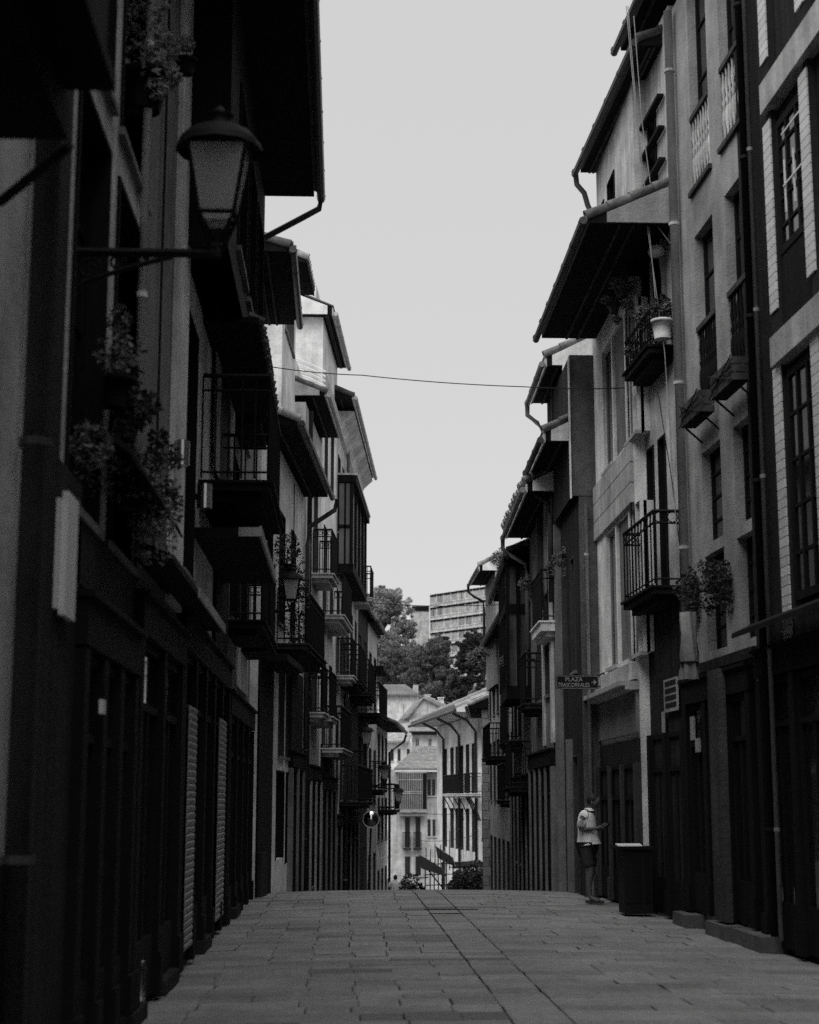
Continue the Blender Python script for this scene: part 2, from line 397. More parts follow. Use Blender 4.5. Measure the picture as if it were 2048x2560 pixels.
for nm, want in (('paving_stone', False), ('paving_stone_dark', True)):
    mb = MB(); b = .008
    for s in stones:
        if s in top or s[4] != want: continue
        a, bb, y0, y1, d = s; e = rs.uniform(-.004, .004); q = [(a+b, y0+b), (bb-b, y0+b), (bb-b, y1-b), (a+b, y1-b)]
        mb.add([(x, y, g(y)+crown(x)+e-.05) for x, y in q]+[(x, y, g(y)+crown(x)+e) for x, y in q], [(4,5,6,7),(0,1,5,4),(1,2,6,5),(2,3,7,6),(3,0,4,7)])
    if mb.v:
        o = mb.build('distant_paving', stoned if want else stone, pav); o['kind'] = 'stuff'
def WP(x, y, Yv): d_ = ray(x, y); return CAM+d_*(Yv/d_.y)
def EV(F, far, near, Yf, inset=.15):
    p = WP(*far, Yf); d_ = ray(*near); return (p.z-1.6)/d_.z*d_.y, Yf, p.z, F.g*(p.x-F.X(Yf))-inset
# ================================================================== LEFT SIDE OF THE STREET
L = Fac('L', -1.65, 0, 0)
LB = Fac('L', -1.65, 26, .07)
# nearest house, smooth pale wall
h = thing('plastered_house', 'nearest house on the left, smooth pale grey wall above a dark plinth', 'house')
wall(h, L, -14, 8.15, 1.3, 13, [], white)
mb = MB(); L.box(mb, -14, 8.15, -3, .05, -.1, 1.3); mb.build('plinth', darkwall, h)
roof(h, L, -14, 8.0, 13, .9, gutter=False, tiles=False)
yb, _ = L.hit(262, 260, .62)
mb = MB(); L.box(mb, 3.0, yb, .002, .62, 4.62, 9.2); L.box(mb, 3.0, yb+.02, .002, .66, 4.56, 4.62); mb.build('bay', wood, h)
mb = MB(); y2, z2 = L.hit(170, 350, .45); L.box(mb, 3.0, y2, .004, .45, z2, 4.56); mb.build('bay_corbel', wood, h)
mb = MB(); p = L.hit(175, 362, .4); q = L.hit(0, 505, .02); mb.tube([L.P(p[0], .4, p[1]), L.P(q[0], .02, q[1])], .025, 6); mb.build('strut', blackm, h)
# drainpipe between first two houses
yy, _ = L.hit(98, 900, .1)
h1 = thing('balconied_house', 'tall narrow house left of the big hanging lantern, pale strips between dark bays and plants', 'house')
ops = []
for xa, xb_ in ((168, 249), (277, 346)):
    o = L.opx(xa, 600, 1300, xb_); ops.append([o[0], o[1], 3.35, 6.0]); ops.append([o[0], o[1], 6.35, 9.1]); ops.append([o[0], o[1], 9.5, 11.6])
y13, _ = L.hit(352, 700)
wall(h1, L, 8.15, y13, -.2, 12.6, ops, cream)
for o in ops: window(h1, L, *o, depth=.12, cols=2, rows=4)
mb = MB()
for xa, xb_ in ((150, 262), (264, 350)):
    pass
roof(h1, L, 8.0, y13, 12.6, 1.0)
pipe(h1, [L.P(yy, .1, 12.3), L.P(yy, .1, .1)], .068, M('dull_pipe', .07, rough=.5, spec=.4))
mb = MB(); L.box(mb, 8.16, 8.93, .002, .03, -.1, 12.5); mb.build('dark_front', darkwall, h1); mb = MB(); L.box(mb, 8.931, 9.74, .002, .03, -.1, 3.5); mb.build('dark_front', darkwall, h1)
shop(h1, L, 9.75, y13-.2, 0, 2.85, 3)
mb = MB(); L.box(mb, 9.6, y13, .002, .03, 2.9, 3.34); mb.build('string_course', darkwall, h1)
mb = MB(); L.prism(mb, 10.2, 12.9, [(.002, 3.95), (.12, 3.94), (.26, 3.85), (.33, 3.7), (.31, 3.7), (.24, 3.82), (.12, 3.9), (.002, 3.91)]); mb.build('hood', canvas, h1)
yc0, zc1 = L.hit(112, 1165, .12); yc1, _ = L.hit(176, 1165, .12); _, zc0 = L.hit(112, 1478, .12)
mb = MB(); L.box(mb, 8.88, 9.3, .0, .05, zc0, zc1); L.box(mb, 8.95, 9.3, .05, .085, zc0-.03, zc1+.05)
tag(mb.build('cable_box', white2), 'tall pale grey cable box fixed beside the thick drainpipe on the left', 'cable box')
rq = random.Random(4)
for i, lab in enumerate(('dark ivy mass behind the scrolled lamp bracket, lower', 'dark ivy mass under the vine, above the shops')):
    yv = (10.9, 12.3)[i]
    plant('ivy', lab, L.P(yv, .12, 4.2-.2*i), [(rq.uniform(0, .15), rq.uniform(-.45, .45), rq.uniform(-.5, .35), rq.uniform(.07, .12)) for _ in range(7)], 60, .035, leafd, pot=.1, potmat=wood, group='ivy on the left house')
# L2 grey wall
h2 = thing('grey_fronted_house', 'blank mid grey house front with a pale drainpipe, behind the big lantern', 'house')
yA, _ = L.hit(458, 900)
wall(h2, L, y13, yA, -.2, 12.8, [], midwall)
y43, _ = L.hit(428, 900)
mb = MB(); L.box(mb, y43, yA, .002, .05, 3.4, 11); mb.build('pale_strip', white, h2)
yp, _ = L.hit(353, 800, .06); pipe(h2, [L.P(yp, .06, 12.5), L.P(yp, .06, 4.2)], .035, white2)
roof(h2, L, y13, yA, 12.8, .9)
shop(h2, L, y13+.1, yA-.1, 0, 3.2, 2)
mb = MB(); L.prism(mb, y13+.2, yA+2.2, [(.002, 3.62), (.3, 3.5), (.3, 3.44), (.002, 3.46)]); mb.build('canopy', wood, h2)
mb = MB(); L.box(mb, y43, yA+2.2, .302, .32, 3.42, 3.52); mb.build('canopy_edge', plaster, h2)
# building A: jettied timber front with the huge eave
hA = thing('jettied_house', 'dark timber house under the great black overhanging eave at upper left', 'house')
y22 = 22.0
ops = [L.opx(486, 1100, 1300, 459), L.opx(600, 1100, 1300, 530)]
ops = [[ops[0][0]+.05, ops[0][1]-.05, 3.9, 6.6], [19.9, 21.6, 3.9, 6.5], [18.0, 19.2, 4.6, 4.7]]
wall(hA, L, yA, y22, -.2, 9.8, ops[:2], white)
window(hA, L, *ops[0], cols=1, rows=3); window(hA, L, *ops[1], cols=2, rows=3)
J = Fac('L', -1.2, 0, 0)
jo = [[16.6, 18.0, 7.5, 9.4], [18.4, 19.8, 7.5, 9.4], [20.2, 21.6, 7.5, 9.4]]
wall(hA, J, yA-.3, y22, 7.05, 10.2, jo, wood, depth=.44, name='jetty')
for o in jo: window(hA, J, *o, depth=.08)
mb = MB(); L.box(mb, 17.7, y22, .003, .64, 6.98, 7.045); mb.build('jetty_floor', wood, hA)
mb = MB()
for i in range(25):
    y = 17.75+i*.175; e = random.uniform(-.015, .03); mb.tube([L.P(y, .52, 7.08), L.P(y, .67+e, 7.0)], .05, 6)
mb.build('tile_edge', tiledark, hA)['kind'] = 'stuff'
ea = EV(L, (803, 492), (785, 0), 22, .1)
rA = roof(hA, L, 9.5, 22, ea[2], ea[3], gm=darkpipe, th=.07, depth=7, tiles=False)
_e = ea[3]+.1; _z = ea[2]
pipe(hA, [L.P(22.03, _e, _z-.0), L.P(22.03, _e-.03, _z-.17), L.P(22.03, _e-.25, _z-.3), L.P(22.03, .45, _z-.62), L.P(22.03, .08, _z-.72)], .045, darkpipe, clips=False)
balcony(hA, L, 17.6, 20.6, 5.12, .8, 1.2, slab=wood, sp=.16)
mb = MB(); L.box(mb, 17.3, 21.1, .002, .7, 4.42, 4.53); mb.build('canopy', wood, hA)
mb = MB(); L.box(mb, 17.27, 17.3, .48, .73, 4.43, 4.53); L.box(mb, 17.3, 21.1, .703, .73, 4.43, 4.55); mb.build('canopy_edge', plaster, hA)
mb = MB(); L.box(mb, 19.85, 21.95, .003, .05, 3.4, 6.95); mb.build('dark_bay', wood, hA)
for xa, xb_ in ((552, 541), (588, 578)):
    o = L.opx(xa, 700, 1210, xb_, .06); mb = MB(); L.box(mb, o[0], o[1], .052, .07, o[2], o[3]); mb.build('bay_post', plaster, hA)
shop(hA, L, yA+.1, y22-.1, 0, 3.4, 5)
# building B
hB = thing('ragged_eaved_house', 'dark house with a ragged tiled eave just beyond the great black eave', 'house')
ops = [[23.0, 24.1, 4.2, 6.6], [25.2, 26.3, 4.2, 6.6], [23.2, 24.2, 7.3, 9.3], [25.3, 26.3, 7.3, 9.3]]
wall(hB, L, 22, 28, -.6, 10.1, ops, midwall)
for o in ops: window(hB, L, *o, cols=2, rows=3)
e = EV(L, (750, 812), (690, 628), 28, .1); roof(hB, L, e[0], 28, e[2], e[3], battens=2, rag=1, pitch=17)
balcony(hB, L, 22.6, 24.6, 7.2, .5, slab=wood); balcony(hB, L, 24.9, 26.7, 4.1, .5, slab=wood, fancy=True)
balcony(hB, L, 22.5, 24.5, 4.1, .5, slab=wood, fancy=True)
shop(hB, L, 22.2, 27.8, -.1, 3.1, 4)
mb = MB(); L.box(mb, 24.2, 26.9, .003, .03, 3.3, 4.0); mb.build('pale_band', white, hB)
# building C (white doorway shop at street level, big black eave)
hC = thing('pale_corner_house', 'pale house under a wide black tile-edged eave, vine and lantern on its front', 'house')
c0, c1 = 28.0, 36.0
ops = [[29.0, 29.8, 5.0, 7.2], [31.0, 31.9, 5.0, 7.2], [33.2, 34.1, 5.0, 7.2]]
for xa, xb_, yt, yb_ in ((696, 709, 1655, 1890), (714, 724, 1680, 1893), (689, 708, 1925, 2150), (713, 727, 1930, 2160)):
    ops.append(LB.opx(xb_, yt, yb_, xa) if xb_ < 0 else LB.opx(xa, yt, yb_, xb_))
ops = [o for o in ops if o[1] > o[0]]
wall(hC, LB, c0, c1, -1.2, 8.4, ops, white)
for i, o in enumerate(ops): window(hC, LB, *o, cols=1 if i > 2 else 2, rows=2, fm=woodmid if 2 < i < 5 else wood, sill=i < 5)
e = EV(LB, (836, 1243), (775, 1062), 36); roof(hC, LB, e[0], c1, e[2], e[3], battens=1, tilemat=slate, depth=5)
pipe(hC, [LB.P(c1-.1, .75, 8.35), LB.P(c1-.1, .7, 8.1), LB.P(c1-.1, .12, 7.7), LB.P(c1-.1, .1, 7.3), LB.P(c1-.1, .1, -.4)], .055, darkpipe)
balcony(hC, LB, 30.6, 34.9, 4.55, .6, 1.05, slab=darkwall, fancy=True, sp=.15)
mb = MB(); LB.box(mb, 28.1, 31, .003, .5, 4.0, 4.12); mb.build('canopy', wood, hC)
mb = MB(); LB.box(mb, 28.1, 29.0, .0, .1, -1, .7); mb.build('plinth', darkwall, hC)
shop(hC, LB, 33.3, c1-.2, -1.3, 2.6, 2, pil=midwall)
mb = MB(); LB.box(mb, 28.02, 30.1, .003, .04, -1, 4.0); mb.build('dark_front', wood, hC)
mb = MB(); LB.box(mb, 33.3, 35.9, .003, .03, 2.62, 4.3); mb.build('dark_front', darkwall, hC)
# building D
hD = thing('pale_gabled_house', 'pale house with shaped parapet and projecting black eave above the smaller balconies', 'house')
d0, d1 = 36.0, 40.5
ops = [[36.7, 37.5, 7.0, 9.2], [38.4, 39.3, 7.0, 9.2], [36.7, 37.5, 3.6, 5.9], [38.4, 39.3, 3.6, 5.9], [36.7, 37.6, .0, 2.6], [38.4, 39.4, -.4, 2.4]]
wall(hD, LB, d0, d1, -1.6, 10.65, ops, cream)
for o in ops: window(hD, LB, *o, fm=woodmid)
mb = MB(); LB.prism(mb, d0+.1, d1, [(-.4, 10.8), (-.4, 12.1), (-1.2, 12.3), (-2.2, 12.9), (-3.4, 13.3), (-3.4, 10.8)]); mb.build('attic_wall', white, hD)
mb = MB(); LB.prism(mb, d0+.04, d0+.3, [(-.36, 12.12), (-.36, 12.2), (-1.2, 12.45), (-2.2, 13.02), (-3.4, 13.42), (-3.4, 13.32), (-2.2, 12.92), (-1.2, 12.32)]); mb.build('coping', tile, hD)
e = EV(LB, (861, 1095), (825, 990), 40.5); roof(hD, LB, e[0], d1, e[2], e[3], depth=3, battens=1, gm=palemetal, edge=cream, tiles=False, verge=True, gable=cream)
balcony(hD, LB, 38.0, 39.8, 6.95, .5, slab=cream, fancy=True); balcony(hD, LB, 38.0, 39.8, 3.55, .5, slab=cream, fancy=True)
balcony(hD, LB, 36.3, 37.7, 3.55, .45, slab=cream, fancy=True)
pipe(hD, [LB.P(36.3, .1, 10.5), LB.P(36.3, .1, -1)], .05, darkpipe)
shop(hD, LB, 36.2, d1-.1, -1.6, 2.4, 3, pil=plaster)
# E2 and E3, taller, long moulded eaves
hE = thing('tall_white_house', 'tall white house with stepped long eaves and cable lines wrapping its corner', 'house')
ops = [[41.3, 42.2, 10.0, 12.2], [43.4, 44.3, 10.0, 12.2], [41.3, 42.2, 6.4, 8.7], [43.4, 44.3, 6.4, 8.7], [41.3, 42.2, 3.0, 5.2], [43.4, 44.3, 3.0, 5.2], [41.4, 42.3, -.7, 1.9], [43.4, 44.4, -.8, 1.9]]
wall(hE, LB, 40.5, 45.5, -2, 14.15, ops, white)
for o in ops: window(hE, LB, *o, fm=woodmid)
mb = MB(); LB.prism(mb, 40.55, 45.4, [(-.2, 14.0), (-.2, 15.0), (-5, 16.6), (-5, 14.0)]); mb.build('attic_wall', white, hE)
e = EV(LB, (875, 920), (838, 787), 45.5, .12); roof(hE, LB, e[0], 45.5, e[2], e[3], depth=3, battens=2, gm=palemetal, edge=cream, tiles=False, gable=white, th=.2)
balcony(hE, LB, 41.0, 44.6, 6.3, .55, slab=cream, fancy=True); balcony(hE, LB, 41.0, 44.6, 2.9, .55, slab=cream, fancy=True)
for i in range(7):                                   # white conduits bending round the corner
    z = 13.0-.13*i
    mb = MB(); mb.tube([LB.P(40.42, -2.6, z+.1), LB.P(40.42, -.9, z), LB.P(40.42, -.3, z-.22), LB.P(40.4, .08, z-.42), LB.P(41.2, .1, z-.5), LB.P(45.3, .1, z-.5)], .018, 5)
    mb.build('conduit', white2, hE)
shop(hE, LB, 40.6, 45.4, -2, 2.2, 3, pil=midwall); mb = MB(); LB.box(mb, 41, 45.4, .003, .03, 2.22, 3.0); mb.build('dark_front', darkwall, hE)
hF = thing('bay_windowed_house', 'white house with dark glazed bay and iron balconies under a moulded eave', 'house')
ops = [[46.0, 46.9, 9.3, 11.6], [47.8, 48.7, 9.3, 11.6], [53.6, 54.5, 8.7, 11.0], [46.0, 46.9, 5.2, 7.6], [47.8, 48.7, 5.2, 7.6], [50.0, 50.9, 5.2, 7.6], [52.0, 52.9, 5.2, 7.6], [54.2, 55, 5.2, 7.6],
       [46.0, 46.9, 1.6, 4.0], [47.8, 48.7, 1.6, 4.0], [50.0, 50.9, 1.6, 4.0], [52.0, 52.9, 1.6, 4.0], [54.2, 55, 1.6, 4.0]]
wall(hF, LB, 45.5, 56, -3, 12.9, ops, cream)
for o in ops: window(hF, LB, *o, fm=woodmid)
e = EV(LB, (943, 1195), (893, 997), 56); roof(hF, LB, e[0], 56, e[2], e[3], depth=4, battens=1, gm=palemetal, edge=white)
mb = MB(); LB.prism(mb, 45.5, 55.9, [(.002, 12.2), (.1, 12.25), (.2, 12.5), (.5, 12.78), (.002, 12.78)]); mb.build('cornice', cream, hF)
y0, y1 = 46.0, 53.0
for yv in [y0+i*(y1-y0)/4 for i in range(5)]:
    mb = MB(); LB.box(mb, yv-.05, yv+.05, .36, .46, 8.3, 10.75); mb.build('bay_post', wood, hF)
mb = MB(); LB.box(mb, y0, y1, .002, .47, 8.1, 8.35); mb.build('bay_base', wood, hF); mb = MB(); LB.box(mb, y0-.08, y1+.08, .002, .55, 10.75, 10.95); mb.build('bay_window', wood, hF)
mb = MB(); LB.box(mb, y0+.03, y1-.03, .004, .4, 8.35, 10.75); mb.build('bay_glass', glassgrey, hF)
mb = MB(); LB.box(mb, y0-.03, y0+.02, .0, .05, 8.35, 10.75); LB.box(mb, y0-.02, y0+.02, .05, .4, 9.4, 9.5); LB.box(mb, y0-.02, y0+.02, .2, .25, 8.35, 10.75); mb.build('bay_post', wood, hF)
mb = MB(); LB.box(mb, y0-.1, y1+.1, .002, .58, 10.96, 11.02); mb.build('bay_capping', cream, hF)
balcony(hF, LB, 53.4, 55.2, 8.3, .6, slab=cream); balcony(hF, LB, 45.7, 47.2, 5.1, .5, slab=cream, fancy=True)
balcony(hF, LB, 47.5, 50.9, 5.1, .6, slab=darkwall); balcony(hF, LB, 51.5, 55.6, 5.0, .65, slab=darkwall); balcony(hF, LB, 47.5, 55.0, 1.55, .6, slab=darkwall)
pipe(hF, [LB.P(49.0, .1, 12.6), LB.P(49.0, .1, -2)], .055, iron)
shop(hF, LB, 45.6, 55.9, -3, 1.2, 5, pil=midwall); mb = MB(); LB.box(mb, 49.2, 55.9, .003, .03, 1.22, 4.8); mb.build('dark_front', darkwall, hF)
# further houses on the left, stepping down the hill
LG = Fac('L', .42, 56, .09)
def far_house(name, label, F, y0, y1, zt, mat, ov, floors=3, rows=None, bal=(), roofk=None, side_windows=0, **k):
    h = thing(name, label, 'house'); base = g((y0+y1)/2)-1.5; fh = (zt-(g((y0+y1)/2)))/floors; ops = []
    n = max(1, int((y1-y0)/2.0)); wv = (y1-y0)/n
    for f_ in range(floors):
        for i in range(n):
            a = y0+i*wv+wv*.28; zb = g((y0+y1)/2)+f_*fh+(.15 if f_ == 0 else .5); ops.append([a, a+wv*.44, zb, zb+min(2.1, fh-.8)])
    wall(h, F, y0, y1, base, zt, ops, mat, **k)
    for o in ops: window(h, F, *o, fm=woodmid)
    roof(h, F, y0, y1, zt, ov, **(roofk or {}))
    for b in bal: balcony(h, F, b[0], b[1], b[2], b[3], slab=darkwall)
    return h
hG = far_house('brick_pier_house', 'narrow dark house with stacked chimney piers above the street lantern', LG, 56, 61, 8.4, darkwall, .2, bal=((56.2, 60.5, 4.6, .8),))
for i, px in enumerate((914, 925, 932, 937)):
    yv = 57+i*1.5; _, zt = LG.hit(px, 1540+i*18+2, 0); mb = MB(); LG.box(mb, yv, yv+.8, -.9, -.05, 7, zt); mb.build('chimney', midwall, hG)
hH = far_house('small_eaved_house', 'pale house with a low curled eave and drainpipe at the end of the left row', LG, 61, 66, 8.3, cream, .3, bal=((62, 65, 2.0, .5),))
_, z9 = LG.hit(978, 1620, .4)
hI = far_house('low_white_house', 'low white house with small tiled eave beside the last lanterns', LG, 66, 73, 4.6, white, .75, bal=((67, 70.5, 1.2, .7),))
mb = MB(); LG.box(mb, 62.5, 66, .002, .5, 6.6, 6.75); mb.build('canopy', wood, hH)
pipe(hI, [LG.P(72.9, .85, 4.5), LG.P(72.9, .75, 4.2), LG.P(72.9, .1, 3.7), LG.P(72.9, .1, -4)], .06, darkpipe)
# dormer on top of the left row
hd = thing('roof_dormer_house', 'white attic house with tiled dormer roof showing above the ragged eave', 'house')
LD = Fac('L', -1.5, 30, 0)
zc = LD.hit(780, 840)[1]
wall(hd, Fac('L', -2.2, 30, 0), 33.2, 36.0, 8.4, 14.6, [], white, depth=3)
ya, za = 30.5, 0
FD = Fac('L', -1.32, 31, .05)
_, zt = FD.hit(755, 655)
zd = EV(FD, (792, 738), (757, 655), 34.5, .1)[2]; wall(hd, FD, 31.2, 34.4, 8.8, zd, [[31.8, 33.8, zd-1.6, zd-.3]], white, depth=1.4)
window(hd, FD, 31.8, 33.8, zd-1.6, zd-.3, depth=.06, cols=1, rows=1, gm=glassgrey, fm=iron)
e = EV(FD, (792, 738), (757, 655), 34.5, .08); roof(hd, FD, e[0], 34.5, e[2], e[3], depth=1.8, tilemat=tile, gutter=False, edge=wood)
# ================================================================== RIGHT SIDE OF THE STREET
RA = Fac('R', 4.9, 16.5, -.035)
y_r1, _ = RA.hit(1853, 600); y_r2, _ = RA.hit(1693, 800)
r1 = thing('tile_pillared_building', 'building at right edge with glazed brick pillars and pale concrete floor bands', 'building')
wall(r1, RA, -14, y_r1, -.2, 14, [], blackm if False else darkwall, depth=7)
cols = [(1898, 1916, 100), (1999, 2012, 100)]
colY = []
for xa, xb_, yy_ in cols:
    a = RA.hit(xb_, yy_, .1)[0]; b = RA.hit(xa, yy_, .1)[0]; colY.append((a, b))
step = colY[0][0]-colY[1][0]
tm = None
for ci, (a, b) in enumerate(colY):
    mb = MB(); RA.box(mb, a+.01, b-.01, .002, .085, 3.2, 13.9); mb.build('pillar_core', joint, r1)
    z = 3.25
    while z < 12.2:
        if not any(zz0 < z+.1 and z < zz1 for zz0, zz1 in ((9.27, 9.9), (6.35, 6.95))):
            if tm is None:
                mb = MB(); RA.box(mb, a, b, .086, .105, z, z+.098); o = mb.build('glazed_brick', glazedtile, r1); tm = o.data; ref = (a, z)
            else:
                o = bpy.data.objects.new('glazed_brick', tm); C.objects.link(o); o.parent = r1
                o.location = (-.035*(a-ref[0]), a-ref[0]+random.uniform(-.002, .002), z-ref[1])
        z += .107
def band(xa, yt, yb, off, name='floor_band', mat=concrete, h=r1, y1=None):
    _, zt = RA.hit(xa, yt, off); _, zb = RA.hit(xa, yb, off); return zb, zt
yb1, _ = RA.hit(1905, 230, .16)
for (px, pt, pb) in ((2040, 0, 86), (2048, 728, 811)):
    zt = RA.hit(px, pt, .16)[1]; zb = RA.hit(px, pb, .16)[1]
    mb = MB(); RA.box(mb, -14, yb1+.1, .002, .16, zb, zt); mb.build('floor_band', concrete, r1)
zA = RA.hit(2048, 86, .16)[1]; zB = RA.hit(2048, 728, .16)[1]; zC = RA.hit(2048, 811, .16)[1]
def glaz(y0, y1, z0, z1, fm=wood):
    w_ = window(r1, RA, y0, y1, z0, z1, depth=-.06, cols=3, rows=5, fm=fm, sill=False, fw=.09); return w_
glaz(colY[1][1]+.05, colY[0][0]-.05, zB+.9, zA-.15); glaz(colY[1][1]+.05, colY[0][0]-.05, 3.7, zC-.1)
mb = MB(); RA.box(mb, colY[1][1]+.03, colY[0][0]-.03, .002, .05, zB+.02, zB+.88); mb.build('spandrel_panel', wood, r1)
yv = (colY[1][1]+colY[0][0])/2
for k in (-.3, .0, .32): mb = MB(); RA.box(mb, yv-.12+k, yv-.09+k, .062, .075, zB+1.3, zA-.7); mb.build('pale_glazing_bar', white2, r1)
for k in range(3): mb = MB(); RA.box(mb, yv-.42, yv+.23, .076, .086, zB+1.6+k*.6, zB+1.62+k*.6); mb.build('pale_glazing_bar', white2, r1)
ypp = RA.hit(1880, 500, .12)[0]; pipe(r1, [RA.P(ypp, .12, 13.9), RA.P(ypp, .12, .1)], .028, iron)
ypp = RA.hit(1868, 500, .1)[0]; pipe(r1, [RA.P(ypp, .1, 13.9), RA.P(ypp, .1, .1)], .06, blackm)
shop(r1, RA, 11, y_r1-.3, .0, 3.3, 6)
# R2 plaster building
r2 = thing('balustraded_building', 'grey plastered building with deep narrow windows, turned balusters and window boxes', 'building')
def O(xn, ytn, xf, ybn): return RA.opx(xn, ytn, ybn, xf)
ops = [O(1767, -140, 1724, 432), O(1848, -350, 1796, 300), O(1775, 545, 1734, 985), O(1856, 425, 1806, 915), O(1788, 1110, 1750, 1360), O(1868, 1037, 1821, 1290),
       O(1796, 1372, 1757, 1620), O(1874, 1330, 1826, 1600)]
for a, b in ((0, 1), (2, 3), (4, 5), (6, 7)):
    z0 = (ops[a][2]+ops[b][2])/2; z1 = (ops[a][3]+ops[b][3])/2
    for k in (a, b): ops[k][2] = z0; ops[k][3] = z1
for k in range(0, 8, 2): ops[k][0:2] = ops[0][0:2]; ops[k+1][0:2] = ops[1][0:2]
doors = [[y_r1+.5, y_r1+1.5, .2, 2.7]]
wall(r2, RA, y_r1, y_r2, -.2, 13.0, ops, plaster, th=.42)
for o in ops: window(r2, RA, *o, depth=.12, cols=1, rows=4, sill=False, casing=False)
mbm = {}
for k in range(4):
    o = ops[k]; mat = cream if k < 2 else wood; top = o[2]+1.0
    mb = MB(); RA.box(mb, o[0]+.002, o[1]-.002, -.05, .02, top, top+.07); mb.build('hand_rail', woodmid, r2); mb = MB(); RA.box(mb, o[0]-.08, o[1]+.08, -.12, .05, o[2]-.07, o[2]-.003); sl = mb.build('baluster_sill', woodmid, r2)
    n = 7
    for i in range(n):
        y = o[0]+(i+.5)*(o[1]-o[0])/n; c = RA.P(y, -.025, o[2])
        if (k > 1, i) == (k > 1, 0) and k in (0, 2):
            pr = [(.014,0),(.02,.08),(.013,.12),(.034,.3),(.03,.42),(.012,.5),(.03,.56),(.012,.62),(.028,.75),(.013,.9),(.02,1.0)]
            m = MB().lathe((0, 0, 0), pr, 8); ob = m.build('baluster', mat, sl, smooth=True); mbm[k > 1] = ob.data; ob.location = c
        else:
            ob = bpy.data.objects.new('baluster', mbm[k > 1]); C.objects.link(ob); ob.parent = sl; ob.location = c
e = EV(RA, (1529, 126), (1567, 20), 24.05, .15); roof(r2, RA, y_r1-.05, 24.05, e[2], e[3], tiles=False, verge=False, battens=1)
ypp = RA.hit(1690, 700, .1)[0]; pipe(r2, [RA.P(ypp, .1, 12.9), RA.P(ypp, .1, 3.6)], .062, palemetal)
for xa, xb_, yv in ((1877, 1880, 0),): pass
mb = MB(); RA.box(mb, y_r1, y_r2, .002, .05, 3.25, 3.38); mb.build('string_course', darkwall, r2)
shop(r2, RA, y_r1+.15, y_r2-.1, .15, 3.2, 3)
oa = RA.opx(1824, 1700, 2200, 1796, .1); mb = MB(); RA.box(mb, oa[0], oa[1], .11, .2, .15, 3.2); mb.build('stone_pier', M('darkened_stone', .05, streak=.4, bump=.8, stain=.4), r2)  # pier colour lowered to put the darkness of the street level into it
for i, (px0, px1, y_) in enumerate(((1752, 1784, 985), (1800, 1862, 915))):
    ob = ops[2+i]; y0, y1 = ob[0]-.02, ob[1]+.02; z = ob[2]-.32
    t = thing('window_box', ['slatted flower box under the far dark-balustered window', 'slatted flower box under the near dark-balustered window, tilted wooden side'][i], 'flower box')
    for zz in (0, .1, .2):
        mb = MB(); RA.box(mb, y0, y1, .24, .26, z+zz, z+zz+.085); RA.box(mb, y0, y0+.02, .06, .24, z+zz, z+zz+.085); mb.build('slat', woodmid, t)
    mb = MB(); RA.box(mb, y0+.02, y1, .06, .24, z, z+.02); mb.build('base', wood, t)
    mb = MB()
    for yv in (y0+.05, y1-.1): mb.tube([RA.P(yv, .0, z-.22), RA.P(yv, .22, z-.02)], .015, 4)
    for q in range(3): mb.tube([RA.P(y0, .28, z+.3*q/2), RA.P(y1, .28, z+.3-.3*q/2)], .009, 4)
    mb.build('bracket', blackm, t)
# R3 narrow shuttered house with balconies
y_r3 = 24.1
r3 = thing('narrow_balconied_house', 'narrow house between plastered and panelled buildings, pale strips and two iron balconies', 'house')
ops = [[22.75, 23.2, 8.1, 10.0], [23.5, 23.95, 8.1, 10.0], [22.75, 23.2, 4.6, 6.9], [23.5, 23.95, 4.6, 6.9], [22.75, 23.3, 10.8, 12.1], [22.6, 23.8, .0, 2.6]]
wall(r3, RA, y_r2, y_r3, -.2, 13.2, ops, cream)
mb = MB(); RA.box(mb, y_r2+.0, y_r3, .003, .03, -.1, 4.4); mb.build('dark_front', darkwall, r3)
for o in ops: window(r3, RA, *o, fm=wood, shutter=True, gm=woodmid)
e = EV(RA, (1431, 431), (1515, 111), 27.2, .15); roof(r3, RA, e[0], 27.2, e[2], e[3], gm=darkpipe, battens=2, soffit=wood, tiles=False, verge=True)
balcony(r3, RA, y_r2+.2, 23.7, 8.05, .38, .5, slab=wood, sp=.16); balcony(r3, RA, y_r2+.12, 24.0, 4.55, .42, 1.05, slab=wood, sp=.2, fancy=True)
mb = MB()
for zz in (10.9, 11.4, 11.9): RA.box(mb, y_r2+.3, y_r3-.2, .02, .12, zz, zz+.05)
mb.build('shutter_bracket', wood, r3)
shop(r3, RA, y_r2+.1, y_r3-.05, -.0, 2.9, 2, sign=False)
# R4 panelled building
RB = Fac('R', 4.45, 24, .004)
r4 = thing('panelled_building', 'modern building with pale boarded spandrels and tall grey shutters under a wide black eave', 'building')
y0, y1 = y_r3, 28.0
def OB(xn, yt, xf, yb): return RB.opx(xn, yt, yb, xf)
U = []
lims = [(1591, 1566), (1562, 1533), (1529, 1507)]
for xn, xf in lims:
    o = RB.opx(xn, 900, 1000, xf); U.append(o[:2])
zl = [(RB.hit(1597, 1245)[1], None)]
z_sp_t = RB.hit(1591, 1080)[1]; z_sp_b = RB.hit(1597, 1245)[1]; z_b2 = RB.hit(1600, 1632)[1]; z_cor = RB.hit(1603, 1712)[1]
ops = [[a, b, z_sp_t, 9.3] for a, b in U]+[[a, b, z_b2, z_sp_b-.04] for a, b in U]
wall(r4, RB, y0, y1, -.6, 9.9, ops, white, th=.25)
for i, o in enumerate(ops):
    if i % 3 == 1:
        mb = MB(); RB.box(mb, o[0]+.01, o[1]-.01, -.1, -.05, o[2], o[3]); mb.build('shutter_panel', midwall, r4)
    else: window(r4, RB, *o, depth=.06, cols=1, rows=1, fm=iron, gm=glass, sill=concrete, casing=False)
